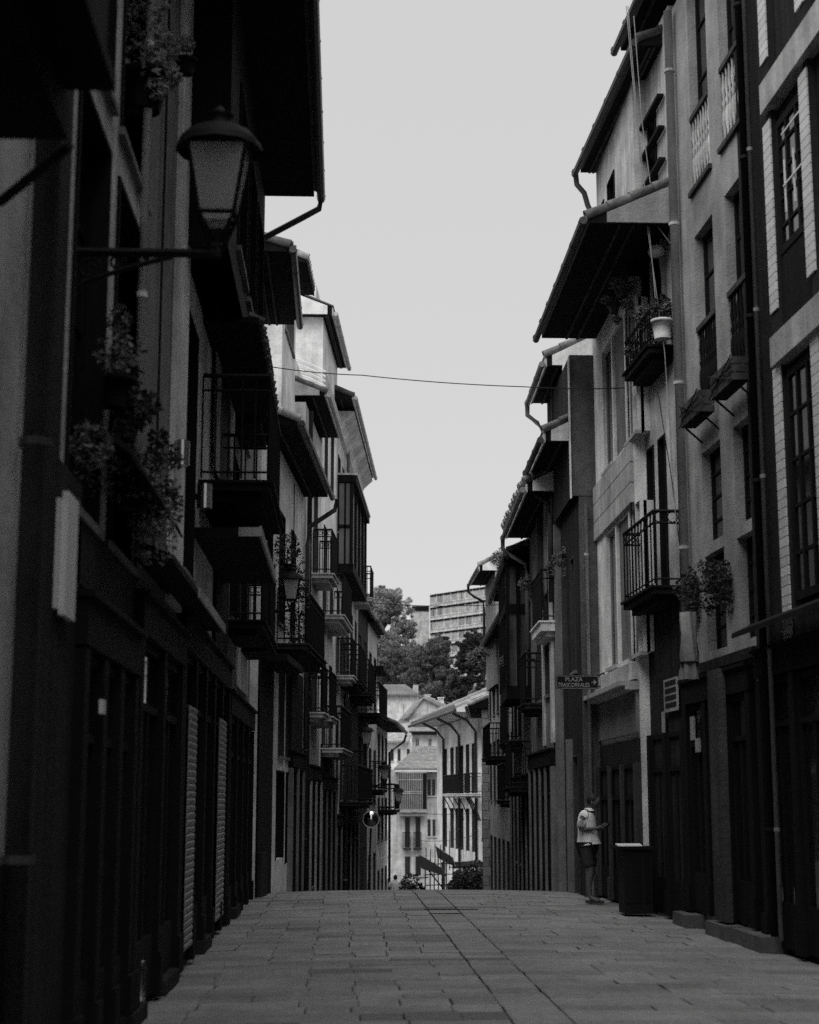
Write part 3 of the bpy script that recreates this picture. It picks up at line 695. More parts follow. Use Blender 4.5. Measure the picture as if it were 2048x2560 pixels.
hgt = (z_sp_t-.08-z_sp_b)/3
for i in range(3):
    mb = MB(); RB.box(mb, y0+.02, y1-.05, .003, .06, z_sp_b+i*hgt+.006, z_sp_b+(i+1)*hgt-.012); mb.build('spandrel_board', concrete, r4)
mb = MB(); RB.box(mb, y0+.02, y1-.02, .003, .1, z_cor+.1, z_b2-.12); mb.build('spandrel_board', cream, r4)
mb = MB(); RB.box(mb, y0, y1, .003, .3, z_cor, z_cor+.07); RB.box(mb, y0, y1, .003, .22, z_cor-.06, z_cor-.002); mb.build('cornice', palemetal, r4)
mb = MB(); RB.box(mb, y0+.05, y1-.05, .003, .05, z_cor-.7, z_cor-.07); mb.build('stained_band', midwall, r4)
shop(r4, RB, y0+.1, y1-.1, -.0, z_cor-.8, 3, fm=wood, pil=woodmid, sign=False)
e = EV(RB, (1334, 845), (1424, 556), 27.6, .15); roof(r4, RB, e[0], 27.6, e[2], e[3], battens=2, depth=3.0, pitch=24, tilemat=tile, tiles=False, verge=True)
ze = 9.8
ze = e[2]; mb = MB(); RB.prism(mb, e[0]-.04, e[0]-.003, [(e[3]-.25, ze+.003), (e[3]-.25, ze+.15), (-1.5, ze+.05+(e[3]+1.5)*.445), (-1.5, ze+.003)]); mb.build('gable_wall', plaster, r4)
ea = EV(RA, (1431, 431), (1515, 111), 27.2, .15)
ao = [[26.3, 26.9, 10.9, 11.9], [25.2, 25.9, 10.7, 12.0]]
wall(r3, RB, 23.4, 27.15, 9.95, ea[2]+.02, ao, cream, depth=3, name='attic_wall')
for o in ao: window(r3, RB, *o, depth=.06, cols=1, rows=2)
_o = 4.45-(RA.X(27.2)-ea[3]-.1)
pipe(r3, [RB.P(27.22, _o, ea[2]-.02), RB.P(27.22, _o-.02, ea[2]-.22), RB.P(27.22, _o-.15, ea[2]-.38), RB.P(27.22, .15, ea[2]-.62), RB.P(27.22, .06, ea[2]-.8), RB.P(27.22, .06, 10.0)], .05, darkpipe, clips=False)
mb = MB(); RB.box(mb, y_r3+.02, 27.95, .003, .022, -.5, z_cor-.78); mb.build('dark_front', darkwall, r4)
# R5 pier and house
RP = Fac('R', 4.03, 28, .02)
r5 = thing('grey_pier_house', 'house with tall blank grey side wall carrying the street sign bracket', 'house')
ops = [[28.6, 29.3, 4.9, 7.0], [29.8, 30.5, 4.9, 7.0], [28.6, 29.4, 1.2, 3.6], [29.8, 30.5, 1.2, 3.6]]
rough = M('roughcast', .115, var=.3, sc_=8, bump=.9, bs=40, streak=.2, stain=.3)
wall(r5, RP, 28.0, 31.2, 6.95, 9.55, [], darkwall, depth=6)
mb = MB(); RP.box(mb, 27.93, 27.997, -.5, .0, 6.95, 9.55); mb.build('side_wall', rough, r5); mb = MB(); RP.box(mb, 27.94, 28.017, -.5, -.13, -1, 6.945); mb.build('side_wall', rough, r5)
RP2 = Fac('R', 4.16, 28, .02)
wall(r5, RP2, 28.02, 31.2, -1, 6.94, [[28.7, 29.3, 3.9, 6.0], [29.9, 30.6, 3.9, 6.0], [28.7, 29.4, -.3, 2.4], [29.9, 30.6, -.3, 2.4]], darkwall, depth=6)
for o in ([28.7, 29.3, 3.9, 6.0], [29.9, 30.6, 3.9, 6.0], [28.7, 29.4, -.3, 2.4], [29.9, 30.6, -.3, 2.4]): window(r5, RP2, *o, fm=woodmid)
mb = MB(); RP.box(mb, 27.9, 28.0, .002, .025, 6.9, 9.5); mb.build('pale_corner_strip', white, r5)
ypz = RP2.hit(1462, 1500, -.03)[0]; pipe(r5, [Vector((4.26, 27.87, 6.8)), Vector((4.26, 27.87, -.1))], .035, palemetal)
mb = MB(); RP2.box(mb, 29.5, 29.8, .002, .1, -.2, 2.7); mb.build('pale_pier', midwall, r5)
# R6 gabled roof unit just beyond the pier; R5a attic above it
def gable_unit(name, label, F, y0, y1, z, ov, wd, hgt, gm=darkpipe, wl=None, drop=2.0, pitch=26, ops=(), pl=True, zb=None, bend=True, rag=False):
    h = thing(name, label, 'house')
    if wl: wall(h, F, y0, y1, zb if zb is not None else z-drop, z+.02, list(ops), wl, depth=3)
    for o in ops: window(h, F, *o, fm=woodmid)
    roof(h, F, y0, y1, z, ov, depth=2*wd-ov if wd > ov else 2*ov, pitch=pitch, battens=1, tilemat=tile, edge=cream, gm=gm, th=.2, tiles=rag, rag=rag, verge=True)
    tp = math.tan(R(pitch)); dd = 2*wd-ov if wd > ov else 2*ov
    if pl:
        mb = MB(); F.prism(mb, y0-.05, y0-.005, [(ov-.1, z+.005), (ov-.1, z+.2), (-dd/2, z+.17+(ov+dd/2)*tp), (-dd/2, z+.005)]); mb.build('gable_wall', white, h)
    if bend:
        mb = MB(); mb.tube([F.P(y1+.03, ov+.1, z), F.P(y1+.03, ov+.1, z-.25), F.P(y1, ov-.1, z-.42), F.P(y1-.1, .1, z-.62), F.P(y1-.1, .07, z-.9), F.P(y1-.1, .07, z-2.6)], .05, 8); mb.build('drainpipe', gm, h, smooth=True)
    return h
RC = Fac('R', 4.05, 28, .02)
e = EV(RC, (1308, 1183), (1345, 1103), 31.2)
r6 = gable_unit('tiled_gable_house', 'lower of two pale tile-edged gables hanging over the street beside the grey pier', RC, e[0], 31.2, e[2], e[3], 1.4, 1)
RCa = Fac('R', 4.1, 28, .02)
e = EV(RCa, (1313, 1008), (1341, 914), 32.4)
r5a = gable_unit('attic_gable_house', 'upper pale attic gable with recessed window and grey drainpipe above the street', RCa, e[0], 32.4, e[2], e[3], 1.3, 1, wl=darkwall, drop=1.6, gm=iron)
mb = MB(); RCa.box(mb, e[0]-.05, e[0]+.02, -.25, .02, e[2]-1.5, e[2]+.003); mb.build('corner_pilaster', white, r5a); mb = MB(); RCa.box(mb, e[0]+1.2, e[0]+1.3, .0, .1, e[2]-1.5, e[2]-.01); mb.build('window_post', woodmid, r5a)
RD = Fac('R', 4.10, 31.2, .03)
ops = [[32.2, 33.0, 3.7, 5.8], [34.0, 34.8, 3.7, 5.8], [32.2, 33.0, -.2, 2.2], [34.0, 35.0, -.3, 2.1]]
r7 = gable_unit('mossy_gable_house', 'third hanging gable down the right side, ragged tiled eave with a long straight drainpipe', RD, EV(RD, (1252, 1345), (1317, 1228), 36.6)[0], 36.6, EV(RD, (1252, 1345), (1317, 1228), 36.6)[2], EV(RD, (1252, 1345), (1317, 1228), 36.6)[3], 1.6, 1, wl=midwall, rag=True, zb=-1.5, ops=ops, gm=iron)
balcony(r7, RD, 31.0, 33.0, 5.05, .28, 1.0, slab=white, sp=.12, th=.2); balcony(r7, RD, 33.6, 35.2, 3.6, .4, slab=darkwall)
mb = MB(); RD.box(mb, 33.2, 33.45, .002, .12, 5.6, 7.5); mb.build('timber_post', woodmid, r7)
shop(r7, RD, 31.4, 36.4, -1, 2.6, 4, pil=midwall); mb = MB(); RD.box(mb, 31.25, 31.6, .003, .06, 2.7, 7.0); mb.build('pale_strip', cream, r7); mb = MB(); RD.box(mb, 33.1, 33.5, .003, .04, 2.7, 5.5); mb.build('pale_strip', cream, r7)
# R8 glazed bay house
RE = Fac('R', 4.3, 36.6, .05)
r8 = thing('glazed_bay_house', 'narrow house with tall glazed timber bay facing up the street', 'house')
ops = [[41.3, 42.2, 3.2, 5.4], [41.3, 42.2, 0, 2.3], [43, 44, 0, 2.3], [43.2, 44, 3.2, 5.4]]
wall(r8, RE, 36.6, 45.5, -2, 7.2, ops, midwall)
shop(r8, RE, 36.8, 45.3, -1.8, 2.2, 5, pil=midwall)
for o in ops: window(r8, RE, *o)
roof(r8, RE, 36.6, 45.5, 7.2, .5, tilemat=tile)
mb = MB(); RE.box(mb, 37.0, 40.2, .002, .58, 3.9, 4.2); mb.build('bay_base', wood, r8); mb = MB(); RE.box(mb, 36.95, 40.25, .002, .62, 7.0, 7.15); RE.box(mb, 36.98, 40.2, .002, .6, 5.9, 6.1)
for o_ in (.05, .3, .55): RE.box(mb, 36.97, 37.03, o_-.035, o_+.035, 4.2, 7.0)
for yv in (37.8, 38.6, 39.4, 40.15): RE.box(mb, yv-.04, yv+.04, .55, .6, 4.2, 7.0)
mb.build('bay_window', wood, r8)
mb = MB(); RE.box(mb, 37.04, 40.1, .01, .54, 4.2, 5.9); RE.box(mb, 37.04, 40.1, .01, .54, 6.1, 7.0); mb.build('bay_glass', glassgrey, r8)
balcony(r8, RE, 40.8, 44.6, 3.1, .4); balcony(r8, RE, 37.4, 40.0, 1.9, .5)
# R9.. further right houses
RF = Fac('R', 5.36, 55, .03)
r9 = far_house('pale_end_house', 'pale house end wall with roof terrace plants, beyond the glazed bay', RF, 46.5, 62, 7.2, cream, .35, bal=((47, 50, 1.6, .5), (52, 56, 3.0, .6)), roofk=dict(tilemat=tile))
r9b = gable_unit('small_roofed_house', 'farthest small gabled roof on the right with plants on its tiles', Fac('R', 5.3, 58, .0), 56, 60, 9.6, .55, 1.6, 1, wl=plaster, drop=4, pl=True)
r10 = thing('sandstone_house', 'narrow sandstone block wall closing the right side of the lane', 'house')
RG = Fac('R', 5.45, 64, .088)
wall(r10, RG, 64, 72, -6, 5.2, [[66, 67, 0, 2.2], [69, 70, 0, 2.2]], midwall)
for o in ([66, 67, 0, 2.2], [69, 70, 0, 2.2]): window(r10, RG, *o)
roof(r10, RG, 63.8, 72, 5.2, .5, tilemat=tile)
bm_ = None
for j in range(26):
    for i in range(2):
        x = 5.47+i*.42-(.2 if j % 2 else 0); wv = .4
        x = max(x, 5.455); mb = MB()
        if bm_ is None: mb.box(0, .4, 0, .05, 0, .34); o = mb.build('sandstone_block', ashlar, r10); bm_ = o.data
        else: o = bpy.data.objects.new('sandstone_block', bm_); C.objects.link(o); o.parent = r10
        o.location = (x, 63.94, -4.2+j*.36)
# ================================================================== BACKGROUND: foot of the lane and hillside
def frontal_window(root, x0, x1, z0, z1, Y, m=None, fm=None, surround=True):
    mb = MB(); t = .05
    mb.box(x0, x0+t, Y-.04, Y-.002, z0, z1); mb.box(x1-t, x1, Y-.04, Y-.002, z0, z1); mb.box(x0+t, x1-t, Y-.04, Y-.002, z1-t, z1); mb.box(x0+t, x1-t, Y-.04, Y-.002, z0, z0+t)
    mb.box((x0+x1)/2-.02, (x0+x1)/2+.02, Y-.035, Y-.003, z0+t, z1-t)
    w_ = mb.build('window', fm or woodmid, root); mb = MB(); mb.box(x0+t, x1-t, Y-.02, Y-.004, z0+t, z1-t); mb.build('pane', m or glass, w_)
    mb = MB(); mb.box(x0-.06, x1+.06, Y-.09, Y-.002, z0-.09, z0-.003); mb.build('sill', cream, w_); return w_
def px(Y, x): return (x-860)/4000*Y*1.0
def pz(Y, y): return 1.6+(2000-y)/4000*Y
def tiled_slope(root, P00, P10, P01, P11, n=14, mat=None, name='roof'):
    """roof plane P00-P10 along the eave, P01-P11 along the ridge, with rows of rounded tiles"""
    mat = mat or slate; P = [Vector(p) for p in (P00, P10, P01, P11)]
    nrm = (P[1]-P[0]).cross(P[2]-P[0]).normalized(); nrm = nrm if nrm.z > 0 else -nrm
    mb = MB(); lo = [p-nrm*.12 for p in P]
    mb.hexa([lo[0], lo[1], lo[3], lo[2], P[0], P[1], P[3], P[2]]); r = mb.build(name, mat, root)
    mb = MB()
    for i in range(n):
        t = (i+.5)/n; a = P[0].lerp(P[1], t); b = P[2].lerp(P[3], t); rr = (P[1]-P[0]).length/n*.33
        m = 6
        for k in range(m):
            p, q = a.lerp(b, k/m), a.lerp(b, (k+1)/m); mb.tube([p+nrm*(rr*.45), q+nrm*(rr*.2)], [rr, rr*.85], 5)
    k = mb.build('roof_tile', mat, r); k['kind'] = 'stuff'; return r
# white house with pipes and balcony at the lane's bend (Y 78..91)
H5 = Fac('R', 6.45, 79, -.09)
b5 = thing('white_bend_house', 'large white house at the bottom of the lane, tall narrow windows and black balcony panels', 'house')
ops = []
for xa, xb_ in ((1181, 1189), (1166, 1174), (1151, 1159), (1140, 1147), (1127, 1135), (1111, 1118)):
    for yt, yb_ in ((1875, 1990), (2018, 2110)):
        o = H5.opx(xb_, yt, yb_, xa); ops.append([o[0], o[1], pz(84, 1990), pz(84, 1868)] if yt < 2000 else [o[0], o[1], pz(84, 2120), pz(84, 2020)])
wall(b5, H5, 78.5, 92, -7, pz(82, 1800), ops, white)
for i, o in enumerate(ops): window(b5, H5, *o, fm=woodmid, cols=1, rows=3, sill=False)
mb = MB(); H5.prism(mb, 76.8, 93.4, [(1.3, 5.75), (1.3, 5.9), (-4, 7.9), (-4, 5.9), (.0, 5.75)]); mb.build('roof', white, b5)
tiled_slope(b5, H5.P(76.8, 1.35, 5.95), H5.P(93.4, 1.35, 5.95), H5.P(79, -3.6, 8.1), H5.P(93, -3.6, 8.1), 40)
mb = MB(); mb.tube([H5.P(76.7, 1.4, 5.8), H5.P(93.5, 1.4, 5.8)], .09, 8); mb.build('gutter', darkpipe, b5)
for xx in (1109, 1148, 1190):
    yv = H5.hit(xx, 1950, .1)[0]; pipe(b5, [H5.P(yv-1, 1.35, 5.7), H5.P(yv-.5, .6, 5.4), H5.P(yv, .1, 4.9), H5.P(yv, .1, -5)], .07, darkpipe)
zb = pz(84, 1985)
for xa, xb_ in ((1098, 1145), (1152, 1173)):
    ya_, yb_ = H5.hit(xb_, 1950, .6)[0], H5.hit(xa+8, 1950, .6)[0]
    balcony(b5, H5, ya_, yb_, zb, .6, .95, slab=white, sp=.09)
    mb = MB()
    for i in range(4):
        yv = ya_+.15+(yb_-ya_-.3)*i/3; mb.tube([H5.P(yv, .55, zb-.16), H5.P(yv, .3, zb-.6), H5.P(yv, .04, zb-1.3)], .03, 5)
    mb.build('balcony_strut', blackm, b5)
# lower house with tiled roof and glazed gallery (Y about 120)
Y4 = 120
b4 = thing('gallery_house', 'pale house with timber glazed gallery and low tiled roof, closing the lane', 'house')
X0, X1 = px(Y4, 975), px(Y4, 1112)
mb = MB(); mb.box(X0, X1, Y4, Y4+8, -9, pz(Y4, 1926)); mb.build('wall', cream, b4)
tiled_slope(b4, (px(Y4, 982), Y4-.8, pz(Y4, 1924)), (px(Y4, 1116), Y4-.8, pz(Y4, 1924)), (px(124, 1040), Y4+4.5, pz(124, 1868)), (px(124, 1135), Y4+4.5, pz(124, 1868)), 34)
mb = MB(); mb.box(px(Y4, 984), px(Y4, 1112), Y4-.75, Y4-.1, pz(Y4, 1932), pz(Y4, 1926)); mb.build('fascia', white2, b4)
gx0, gx1, gz0, gz1 = px(Y4, 993), px(Y4, 1062), pz(Y4, 2022), pz(Y4, 1935)
mb = MB(); mb.box(gx0, gx1, Y4-.9, Y4-.002, gz0-.25, gz0); mb.box(gx0, gx1, Y4-.9, Y4-.002, gz1, gz1+.12); mb.box(gx0+.12, gx1-.1, Y4-.75, Y4-.002, gz0-.5, gz0-.252)
n = 13
for i in range(n+1):
    x = gx0+(gx1-gx0-.3)*i/n; mb.box(x-.02, x+.02, Y4-.92, Y4-.86, gz0, gz1)
for zz in (.42, .47, .8): mb.box(gx0, gx1-.3, Y4-.93, Y4-.85, gz0+(gz1-gz0)*zz, gz0+(gz1-gz0)*zz+.06)
mb.build('gallery_frame', plaster, b4)
mb = MB(); mb.box(gx0+.02, gx1-.3, Y4-.84, Y4-.01, gz0+.002, gz1-.002); mb.build('gallery_glass', glassgrey, b4)
mb = MB(); mb.box(gx1-.29, gx1, Y4-.92, Y4-.01, gz0+.002, gz1-.002); mb.build('gallery_side', wood, b4)
for xa in (1066, 1077, 1089): frontal_window(b4, px(Y4, xa), px(Y4, xa+8), pz(Y4, 1990), pz(Y4, 1950), Y4)
for xa in (1066, 1078, 1089, 1100): frontal_window(b4, px(Y4, xa), px(Y4, xa+7), pz(Y4, 2088), pz(Y4, 2047), Y4)
for xa in (1010, 1036):
    frontal_window(b4, px(Y4, xa), px(Y4, xa+12), pz(Y4, 2115), pz(Y4, 2042), Y4); frontal_window(b4, px(Y4, xa), px(Y4, xa+13), pz(Y4, 2182), pz(Y4, 2136), Y4)
    mb = MB(); xx0, xx1 = px(Y4, xa-6), px(Y4, xa+14); zz = pz(Y4, 2116); mb.box(xx0, xx1, Y4-.6, Y4-.1, zz-.1, zz)
    for i in range(9): x = xx0+(xx1-xx0)*i/8; mb.box(x-.015, x+.015, Y4-.6, Y4-.57, zz, zz+1.1)
    mb.box(xx0, xx1, Y4-.62, Y4-.56, zz+1.1, zz+1.15); mb.build('balcony', blackm, b4)
# house behind with two windows above that roof
Y3 = 128
b3 = thing('upper_window_house', 'pale house with two small upright windows rising behind the gallery house roof', 'house')
mb = MB(); mb.box(px(Y3, 1030), px(Y3, 1112), Y3, Y3+7, -6, pz(Y3, 1836)); mb.build('wall', white, b3)
tiled_slope(b3, (px(Y3, 1020), Y3-.7, pz(Y3, 1833)), (px(Y3, 1125), Y3-.7, pz(Y3, 1833)), (px(132, 1062), Y3+4, pz(132, 1795)), (px(132, 1160), Y3+4, pz(132, 1795)), 26)
mb = MB(); mb.box(px(Y3, 1020), px(Y3, 1125), Y3-.7, Y3-.01, pz(Y3, 1841), pz(Y3, 1834)); mb.build('eave', wood, b3)
for xa in (1036, 1067): frontal_window(b3, px(Y3, xa), px(Y3, xa+10), pz(Y3, 1880), pz(Y3, 1849), Y3, fm=white2)
b3b = thing('low_side_house', 'low pale house with thin balcony rail at left foot of the lane', 'house')
mb = MB(); mb.box(px(126, 940), px(126, 1029), 126, 133, -7, pz(126, 1858)); mb.build('wall', white, b3b)
tiled_slope(b3b, (px(125, 940), 125.3, pz(125, 1857)), (px(125, 1020), 125.3, pz(125, 1857)), (px(131, 965), 130, pz(131, 1818)), (px(131, 1035), 130, pz(131, 1812)), 22)
for xa in (975, 992, 1015): frontal_window(b3b, px(126, xa), px(126, xa+7), pz(126, 1905), pz(126, 1876), 126)
# gabled house with chimneys
Y2 = 145
b2 = thing('chimney_gable_house', 'pale rendered gable with two chimneys and a grey slope of roof on its left', 'house')
x_a, x_b, x_r = px(Y2, 1008), px(Y2, 1128), px(Y2, 1057); zr = pz(Y2, 1752)
mb = MB(); zl_, zr_ = pz(Y2, 1812), pz(Y2, 1786)
mb.add([(x_a, Y2, -6), (x_b, Y2, -6), (x_b, Y2, zr_), (x_r, Y2, zr), (x_a, Y2, zl_), (x_a, Y2+8, -6), (x_b, Y2+8, -6), (x_b, Y2+8, zr_), (x_r, Y2+8, zr), (x_a, Y2+8, zl_)], [(0,1,2,3,4), (9,8,7,6,5), (0,4,9,5), (1,6,7,2), (2,7,8,3), (3,8,9,4)])
mb.build('wall', cream, b2)
tiled_slope(b2, (px(Y2, 985), Y2-3, pz(Y2, 1818)), (x_a, Y2-.3, zl_+.05), (px(Y2, 1037), Y2+5, pz(Y2, 1757)), (x_r, Y2-.3, zr+.1), 10, midwall if False else tile)
tiled_slope(b2, (x_b+.2, Y2-.3, zr_+.0), (x_b+.2, Y2+8, zr_+.0), (x_r, Y2-.3, zr+.1), (x_r, Y2+8, zr+.1), 10)
for xa, yt in ((1060, 1742), (1093, 1749)):
    mb = MB(); a, b = px(Y2, xa), px(Y2, xa+15); zt = pz(Y2, yt); mb.box(a, b, Y2+.5, Y2+1.1, zt-1.5, zt-.25)
    for i in range(4): x = a+(b-a)*(i+.2)/4; mb.box(x, x+.07, Y2+.5, Y2+.9, zt-.25, zt)
    mb.box(a-.04, b+.04, Y2+.45, Y2+1.15, zt, zt+.06); mb.build('chimney', white, b2)
for xa, y0_, y1_ in ((1007, 1850, 1765), (1036, 1835, 1773), (1067, 1810, 1758), (1103, 1812, 1762)):
    t = thing('tv_aerial', {1007: 'leftmost thin rooftop aerial mast at the foot of the lane', 1036: 'rooftop aerial mast with a bent tip in front of grey roof slope', 1067: 'rooftop aerial mast below the left chimney', 1103: 'rooftop aerial mast below the right chimney'}[xa], 'aerial', 'aerials on the far roofs')
    mb = MB(); Yv = 133; mb.tube([(px(Yv, xa), Yv, pz(Yv, y0_)), (px(Yv, xa), Yv, pz(Yv, y1_))], .03, 5); mb.build('mast', iron, t)
    mb = MB()
    for i in range(3): mb.box(px(Yv, xa)-.22+.05*i, px(Yv, xa)+.22-.05*i, Yv-.02, Yv+.02, pz(Yv, y1_)-.1-.14*i, pz(Yv, y1_)-.07-.14*i)
    mb.build('antenna', iron, t)
Y1 = 165
b1 = thing('square_tiled_house', 'white house with hipped tile roof at left below the trees', 'house')
mb = MB(); mb.box(px(Y1, 930), px(Y1, 1044), Y1, Y1+8, -2, pz(Y1, 1744)); mb.build('wall', white, b1)
tiled_slope(b1, (px(Y1, 930), Y1-.6, pz(Y1, 1742)), (px(Y1, 1046), Y1-.6, pz(Y1, 1742)), (px(Y1, 960), Y1+4, pz(Y1, 1711)), (px(Y1, 1014), Y1+4, pz(Y1, 1711)), 22, tile)
mb = MB(); mb.box(px(Y1, 1033), px(Y1, 1046), Y1+2, Y1+3, pz(Y1, 1742), pz(Y1, 1714)); mb.build('chimney', cream, b1)
b0 = thing('rubble_wall', 'pale rubble stone wall below the grey roof slope', 'wall')
mb = MB(); Yv = 138; mb.box(px(Yv, 965), px(Yv, 1030), Yv, Yv+.5, 0, pz(Yv, 1808)); mb.build('masonry', ashlar, b0)
# hill and modern block
d = Vector((.6, -.8, 0)); nrm = Vector((-.8, -.6, 0)); A0 = Vector((20.5, 385, 0)); S = 10.39
blk = thing('apartment_block', 'large modern apartment block on the hill with dark floor bands and pale shutters', 'building')
zt = 1.6+(2000-1491)/S
def bq(mb, a, b, o0, o1, z0, z1):
    p = [A0+d*a+nrm*o0, A0+d*b+nrm*o0, A0+d*b+nrm*o1, A0+d*a+nrm*o1]
    mb.hexa([Vector((q.x, q.y, z0)) for q in p]+[Vector((q.x, q.y, z1)) for q in p])
mb = MB(); bq(mb, 0, 40, 0, -12, 20, zt); mb.build('wall', cream, blk)
fl = 3.08; bay = 2.6
for f_ in range(9):
    z1 = zt-f_*fl
    mb = MB()
    for i in range(15):
        for q in range(6): a = i*bay+.12+q*.4; bq(mb, a, a+.32, .02, .12, z1-.62, z1-.12)
    k = mb.build('floor_band', wood, blk); k['kind'] = 'stuff'
    mb = MB(); bq(mb, 0, 40, .0, .18, z1-.1, z1+.02); mb.build('slab_edge', white, blk)
    for i in range(15):
        mb = MB(); rr = random.Random(f_*31+i); dark = rr.random() < .22
        for q in range(5):
            a = i*bay+.2+q*.48; bq(mb, a, a+.06, .02, .1, z1-fl+.05, z1-.7)
        bq(mb, i*bay+.1, i*bay+bay-.1, .02, .14, z1-fl+.7, z1-fl+.8); w_ = mb.build('window', white, blk)
        mb = MB(); a = i*bay+.25; bq(mb, a, a+bay-.6, .005, .02, z1-fl+.8, z1-.72); mb.build('pane', plaster if not dark else glassgrey, w_)
        if rr.random() < .25:
            mb = MB(); a = i*bay+.3+rr.choice([0, .8, 1.4]); bq(mb, a, a+.5, .021, .05, z1-fl+.85, z1-.75); mb.build('open_leaf', glass, w_)
mb = MB(); X_, Y_ = (1029-860)/4000*392, 392
mb.box(X_, (1072-860)/4000*392-.1, Y_, Y_+10, 18, 1.6+480/4000*392-1.2); mb.build('side_wing', cream, blk)
mb = MB(); mb.box(X_-.1, (1072-860)/4000*392-.12, Y_-.2, Y_+10, 1.6+480/4000*392-1.2, 1.6+480/4000*392); mb.build('side_wing_parapet', wood, blk)
mb = MB(); bq(mb, 15, 26, -4, -9, zt, zt+3.2); mb.build('roof_plant_room', cream, blk)
# trees
def tree(name, label, x, y, Y, wpx, hpx, n, size, mat, lobes=14, seed=1, conif=False, trunkz=None, spread=1.0):
    rr = random.Random(seed); t = thing(name, label, 'tree', 'trees on the hillside'); s = Y/4000; c = Vector(((x-860)*s, Y, 1.6+(2000-y)*s)); W = wpx*s/2; H = hpx*s/2
    zb = g(Y)-1 if trunkz is None else trunkz
    st = random.getstate(); random.seed(seed)
    mb = MB(); mb.tube([(c.x, Y, zb), (c.x+.1*W, Y, (zb+c.z)/2), (c.x, Y, c.z+.3*H)], [W*.1+.1, W*.08+.08, .06], 7)
    cl = []
    for i in range(lobes):
        a = rr.uniform(0, 6.28); v = rr.uniform(-.85, .95)
        rad = (1-abs(v)**1.6*.75)*rr.uniform(.35, .92) if not conif else (1-(v+1)/2)*rr.uniform(.4, .95)+.05
        p = c+Vector((W*rad*math.cos(a), W*rad*math.sin(a)*.9, H*v)); cl.append((p, rr.uniform(.2, .38)*min(W, H)*spread))
        b = Vector((c.x, Y, c.z+H*(v-.45))); mb.tube([b, b.lerp(p, .5)+Vector((0,0,.1*H)), p], [W*.03+.03, W*.02+.02, .02], 5)
    mb.build('trunk', bark, t)
    mb = MB()
    for p, r_ in cl:
        leaves(mb, p, (r_*1.1, r_*1.1, r_*(.8 if not conif else .35)), int(n/lobes*.7), size)
        for q in range(10):
            u = Vector((rr.gauss(0, 1), rr.gauss(0, 1), rr.gauss(0, .8))).normalized(); k_ = rr.uniform(.18, .42); leaves(mb, p+u*r_*rr.uniform(1.0, 1.35), (r_*k_, r_*k_, r_*k_*.8), n//lobes//9, size)
    mb.build('crown', mat, t); random.setstate(st); return t
tree('broadleaf_tree', 'tallest open-crowned tree on the left of the hillside', 955, 1610, 205, 175, 250, 42000, .13, leafl, 46, 5, spread=.95)
tree('broadleaf_tree', 'dense pale round tree in the middle of the hillside', 1075, 1715, 175, 140, 200, 34000, .11, leafm, 36, 11)
tree('broadleaf_tree', 'dark tree tucked behind the pale round tree', 1092, 1655, 200, 85, 130, 12000, .15, leafd, 16, 21)
tree('cedar_tree', 'dark layered cedar at the right of the hillside', 1175, 1700, 170, 120, 230, 20000, .14, leafd, 34, 33, conif=True)
tree('cedar_tree', 'dark conifer against the block, just left of the balcony house', 1208, 1690, 160, 90, 190, 12000, .14, leafd, 20, 35, spread=.9)
tree('broadleaf_tree', 'small pale bush-like tree over the white bend house roof', 1183, 1762, 150, 52, 56, 5000, .11, leafl, 10, 44)
tree('broadleaf_tree', 'lower dark tree behind the left house eaves', 960, 1690, 185, 160, 150, 16000, .13, leafm, 22, 51)
tree('broadleaf_tree', 'pale lower tree beside the square tiled house', 1025, 1690, 190, 120, 130, 14000, .13, leafl, 18, 61)
mb = MB(); random.seed(5)
for i in range(60): leaves(mb, (random.uniform(2, 24), random.uniform(190, 260), g(220)+random.uniform(-1, 4)), (3, 3, 1.8), 300, .25)
tag(mb.build('hillside_shrubs', leafd), kind='stuff')
# terrace frames and awnings below
tr = thing('pergola', 'steel railing frame with dark canvas awnings at the bottom of the lane', 'awning frame')
Yt = 76
T = lambda x, y, dy=0: Vector((px(Yt+dy, x), Yt+dy, pz(Yt+dy, y)))
for i, x in enumerate((1060, 1072, 1082, 1092, 1101, 1112, 1128, 1144)):
    mb = MB(); mb.tube([T(x, 2235), T(x, 2150-(i % 2)*8)], .028, 5); mb.build('post', blackm, tr)
mb = MB()
for yy in (2155, 2180, 2205): mb.tube([T(1058, yy), T(1150, yy-2)], .022, 5)
mb.tube([T(1060, 2160), T(1105, 2215)], .03, 5); mb.tube([T(1046, 2188), T(1068, 2186)], .022, 5); mb.build('rail', blackm, tr)
for k, (p, q, r_, s_) in enumerate((((1045, 2132), (1100, 2165), (1112, 2185), (1050, 2165)), ((1085, 2112), (1128, 2140), (1134, 2162), (1090, 2140)), ((1128, 2150), (1196, 2148), (1200, 2162), (1126, 2166)))):
    mb = MB(); a, b, c_, e_ = T(*p, k), T(*q, k), T(*r_, k-.8), T(*s_, k-.8)
    mb.hexa([a, b, c_, e_]+[v+Vector((0, .03, .03)) for v in (a, b, c_, e_)]); mb.build('awning', canvas, tr)
    mb = MB(); mb.tube([a, b], .03, 5); mb.tube([b, c_], .02, 5); mb.build('awning_bar', iron, tr)
mb = MB(); a_, b_ = T(1132, 2175), T(1198, 2240); mb.box(a_.x, b_.x, a_.y, a_.y+1.2, b_.z, a_.z); mb.build('side_panel', wood, tr)
mb = MB(); mb.tube([T(1118, 2162), T(1202, 2158)], .025, 5); mb.build('rail', blackm, tr)
for x, y in ((1084, 2105), (1120, 2075), (1062, 2115), (1073, 2118), (1098, 2108)):
    mb = MB(); mb.tube([T(x, 2170), T(x, y)], .02, 5); mb.build('pole', blackm, tr)
